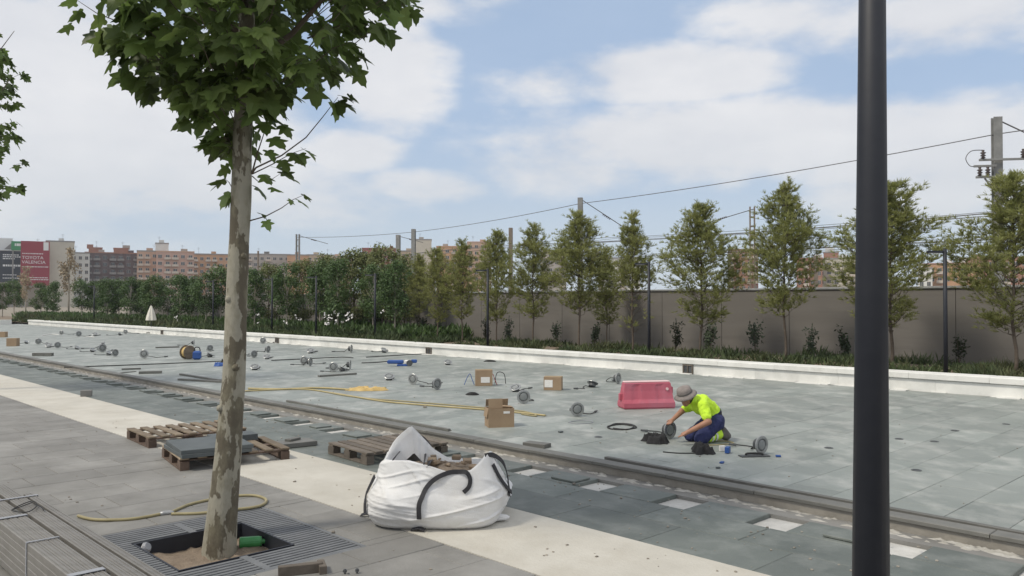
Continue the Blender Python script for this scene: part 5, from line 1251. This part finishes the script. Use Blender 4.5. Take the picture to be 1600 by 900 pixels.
def hand(h, el_, tgt, side):
    d = (h - el_).normalized(); palm = h + d * .05; B.cap(h, .026, palm, .03)
    s_ = d.cross(Vector((0, 0, 1))).normalized(); dn = (tgt - palm).normalized()
    for k, l in enumerate((.062, .075, .07, .055)):
        o = palm + s_ * (.026 - .0175 * k) + d * .018; m_ = o + (d * .75 + dn * .35).normalized() * l * .55; B.cap(o, .0095, m_, .009, 8); B.cap(m_, .009, m_ + (dn + d * .3).normalized() * l * .5, .0075, 8)
    o = h + d * .02 + s_ * .028 * side; m_ = o + (d * .6 + s_ * side * .6 + dn * .2).normalized() * .04; B.cap(o, .012, m_, .0105, 8); B.cap(m_, .0105, m_ + (d + dn * .5).normalized() * .03, .008, 8)
hand(haF, elF, gp(1047, 686, PZ) + Vector((0, 0, .2)), 1); hand(haN, elN, gp(1058, 690, PZ) + Vector((0, 0, .02)), -1)
B.fuse('body', M['skin'], WK, .0085, 2)
S = Body(); S.cap(wst + Vector((.01, 0, -.01)), .122, chs, .138); S.cap(chs, .132, nck + Vector((.01, 0, -.01)), .068); S.cap(chs.lerp(wst, .3), .125, wst, .12)
S.cap(chs, .10, shF, .072); S.cap(chs, .11, shN, .078); S.cap(shF, .072, shF.lerp(elF, .72), .06); S.cap(shN, .076, shN.lerp(elN, .66), .068)
S.fuse('shirt', M['hivis'], WK, .010, 4, .012)
T_ = Body(); T_.cap(pel, .138, wst.lerp(pel, .25), .128); T_.cap(pel, .13, hpN, .115); T_.cap(pel, .13, hpF, .115); T_.cap(hpN, .112, knN, .078); T_.cap(hpF, .11, knF, .078); T_.cap(knN, .075, knN.lerp(anN, .42), .068); T_.cap(knF, .075, knF.lerp(anF, .85), .062)
T_.fuse('trousers', M['navy'], WK, .010, 4, .011)
q = Body(); q.cap(knN.lerp(anN, .38), .074, knN.lerp(anN, .86), .066); q.cap(knN.lerp(anN, .6) + Vector((0, 0, .02)), .07, knN.lerp(anN, .84) + Vector((0, 0, .03)), .06); gt = q.fuse('trouser_cuff', M['hivis'], WK, .012, 3)
for f in (.42, .60): b = MB(); a = knN.lerp(anN, f); d = (anN - knN).normalized(); b.tube([a - d * .018, a + d * .018], .0775, 20, caps=False); b.build('reflective_band', M['reflect'], gt, smooth=True)
for nm, an, to in (('shoe', anN, toN), ('shoe', anF, toF)):
    q = Body(); q.cap(an + Vector((.0, 0, .0)), .058, to + Vector((.0, 0, .0)), .045); q.cap(an + Vector((.03, .01, .05)), .05, to + Vector((.02, 0, .02)), .045); sh = q.fuse(nm, M['shoe'], WK, .011, 3)
q = Body(); q.ell(hed - fwd * .02 - upv * .01, (.079, .094, .10), HM); q.ell(hed - fwd * .06 - upv * .05, (.06, .05, .06), HM); q.fuse('hair', M['hair'], WK, .012, 2)
b = MB(); HT = Matrix.Translation(hed + upv * .045) @ HM.to_4x4()
b.lathe([(.150, -.028), (.153, -.024), (.125, -.002), (.101, .012), (.098, .05), (.090, .078), (.06, .094), (.001, .098)], 28, HT, caps=False); b.lathe([(.148, -.031), (.120, -.008), (.097, .006)], 28, HT, caps=False); ht = b.build('hat', M['hat'], WK, smooth=True)
b = MB(); b.lathe([(.1015, .014), (.1005, .035)], 28, HT, caps=False); b.build('hat_band', M['shoe'], ht, smooth=True)
b = MB(); bk = (wst + pel) / 2; ax_ = (wst - pel).normalized(); b.tube([bk - ax_ * .018 + ax_ * .02, bk + ax_ * .038], .1375, 24, caps=False); b.build('belt', M['black'], WK, smooth=True)

# ================================================================== hazy air
b = MB(); b.box((0, 240, 29.3), (1300, 560, 61.5)); hz = b.build('haze', bpy.data.materials.new('haze_air')); tag(hz, kind='stuff')
hm = hz.data.materials[0]; hm.use_nodes = True; hm.node_tree.nodes.clear(); ho = hm.node_tree.nodes.new('ShaderNodeOutputMaterial'); hv = hm.node_tree.nodes.new('ShaderNodeVolumePrincipled')
hv.inputs['Color'].default_value = (.86, .92, 1, 1); hv.inputs['Density'].default_value = .00028; hm.node_tree.links.new(hv.outputs[0], ho.inputs['Volume'])

# ================================================================== scattered grit
b = MB(); r = random.Random(99)
for i in range(520):
    if i < 70: u, v = r.uniform(1, 14), r.uniform(4.15, 5.2)
    elif i < 330: u, v = r.uniform(2, 14), r.uniform(5.3, 6.7)
    elif i < 420: u, v = r.uniform(3, 14), r.uniform(1.9, 4.0)
    else: u, v = r.uniform(1, 16), r.uniform(7.4, 13)
    z = (PZ if v > 7.3 else (.003 if v < 5.25 and v > 4.1 else 0)); s = r.uniform(.003, .011) * (1.6 if r.random() < .06 else 1)
    if GU0 < u < GU1 and GV0 < v < GV1: continue
    b.bbox(W(u, v, z + s * .35), (s * 2, s * 1.5, s), r.uniform(0, 6), s * .3)
tag(b.build('grit', M['stone_bit']), 'small stone chips and grit scattered over the paving', 'grit', kind='stuff')

slab(gp(135, 619, .004), (.20, .13, .12), R(20), 'small grey concrete block on the edge of the cream path', 'paver', 'concrete_block', cat='block')
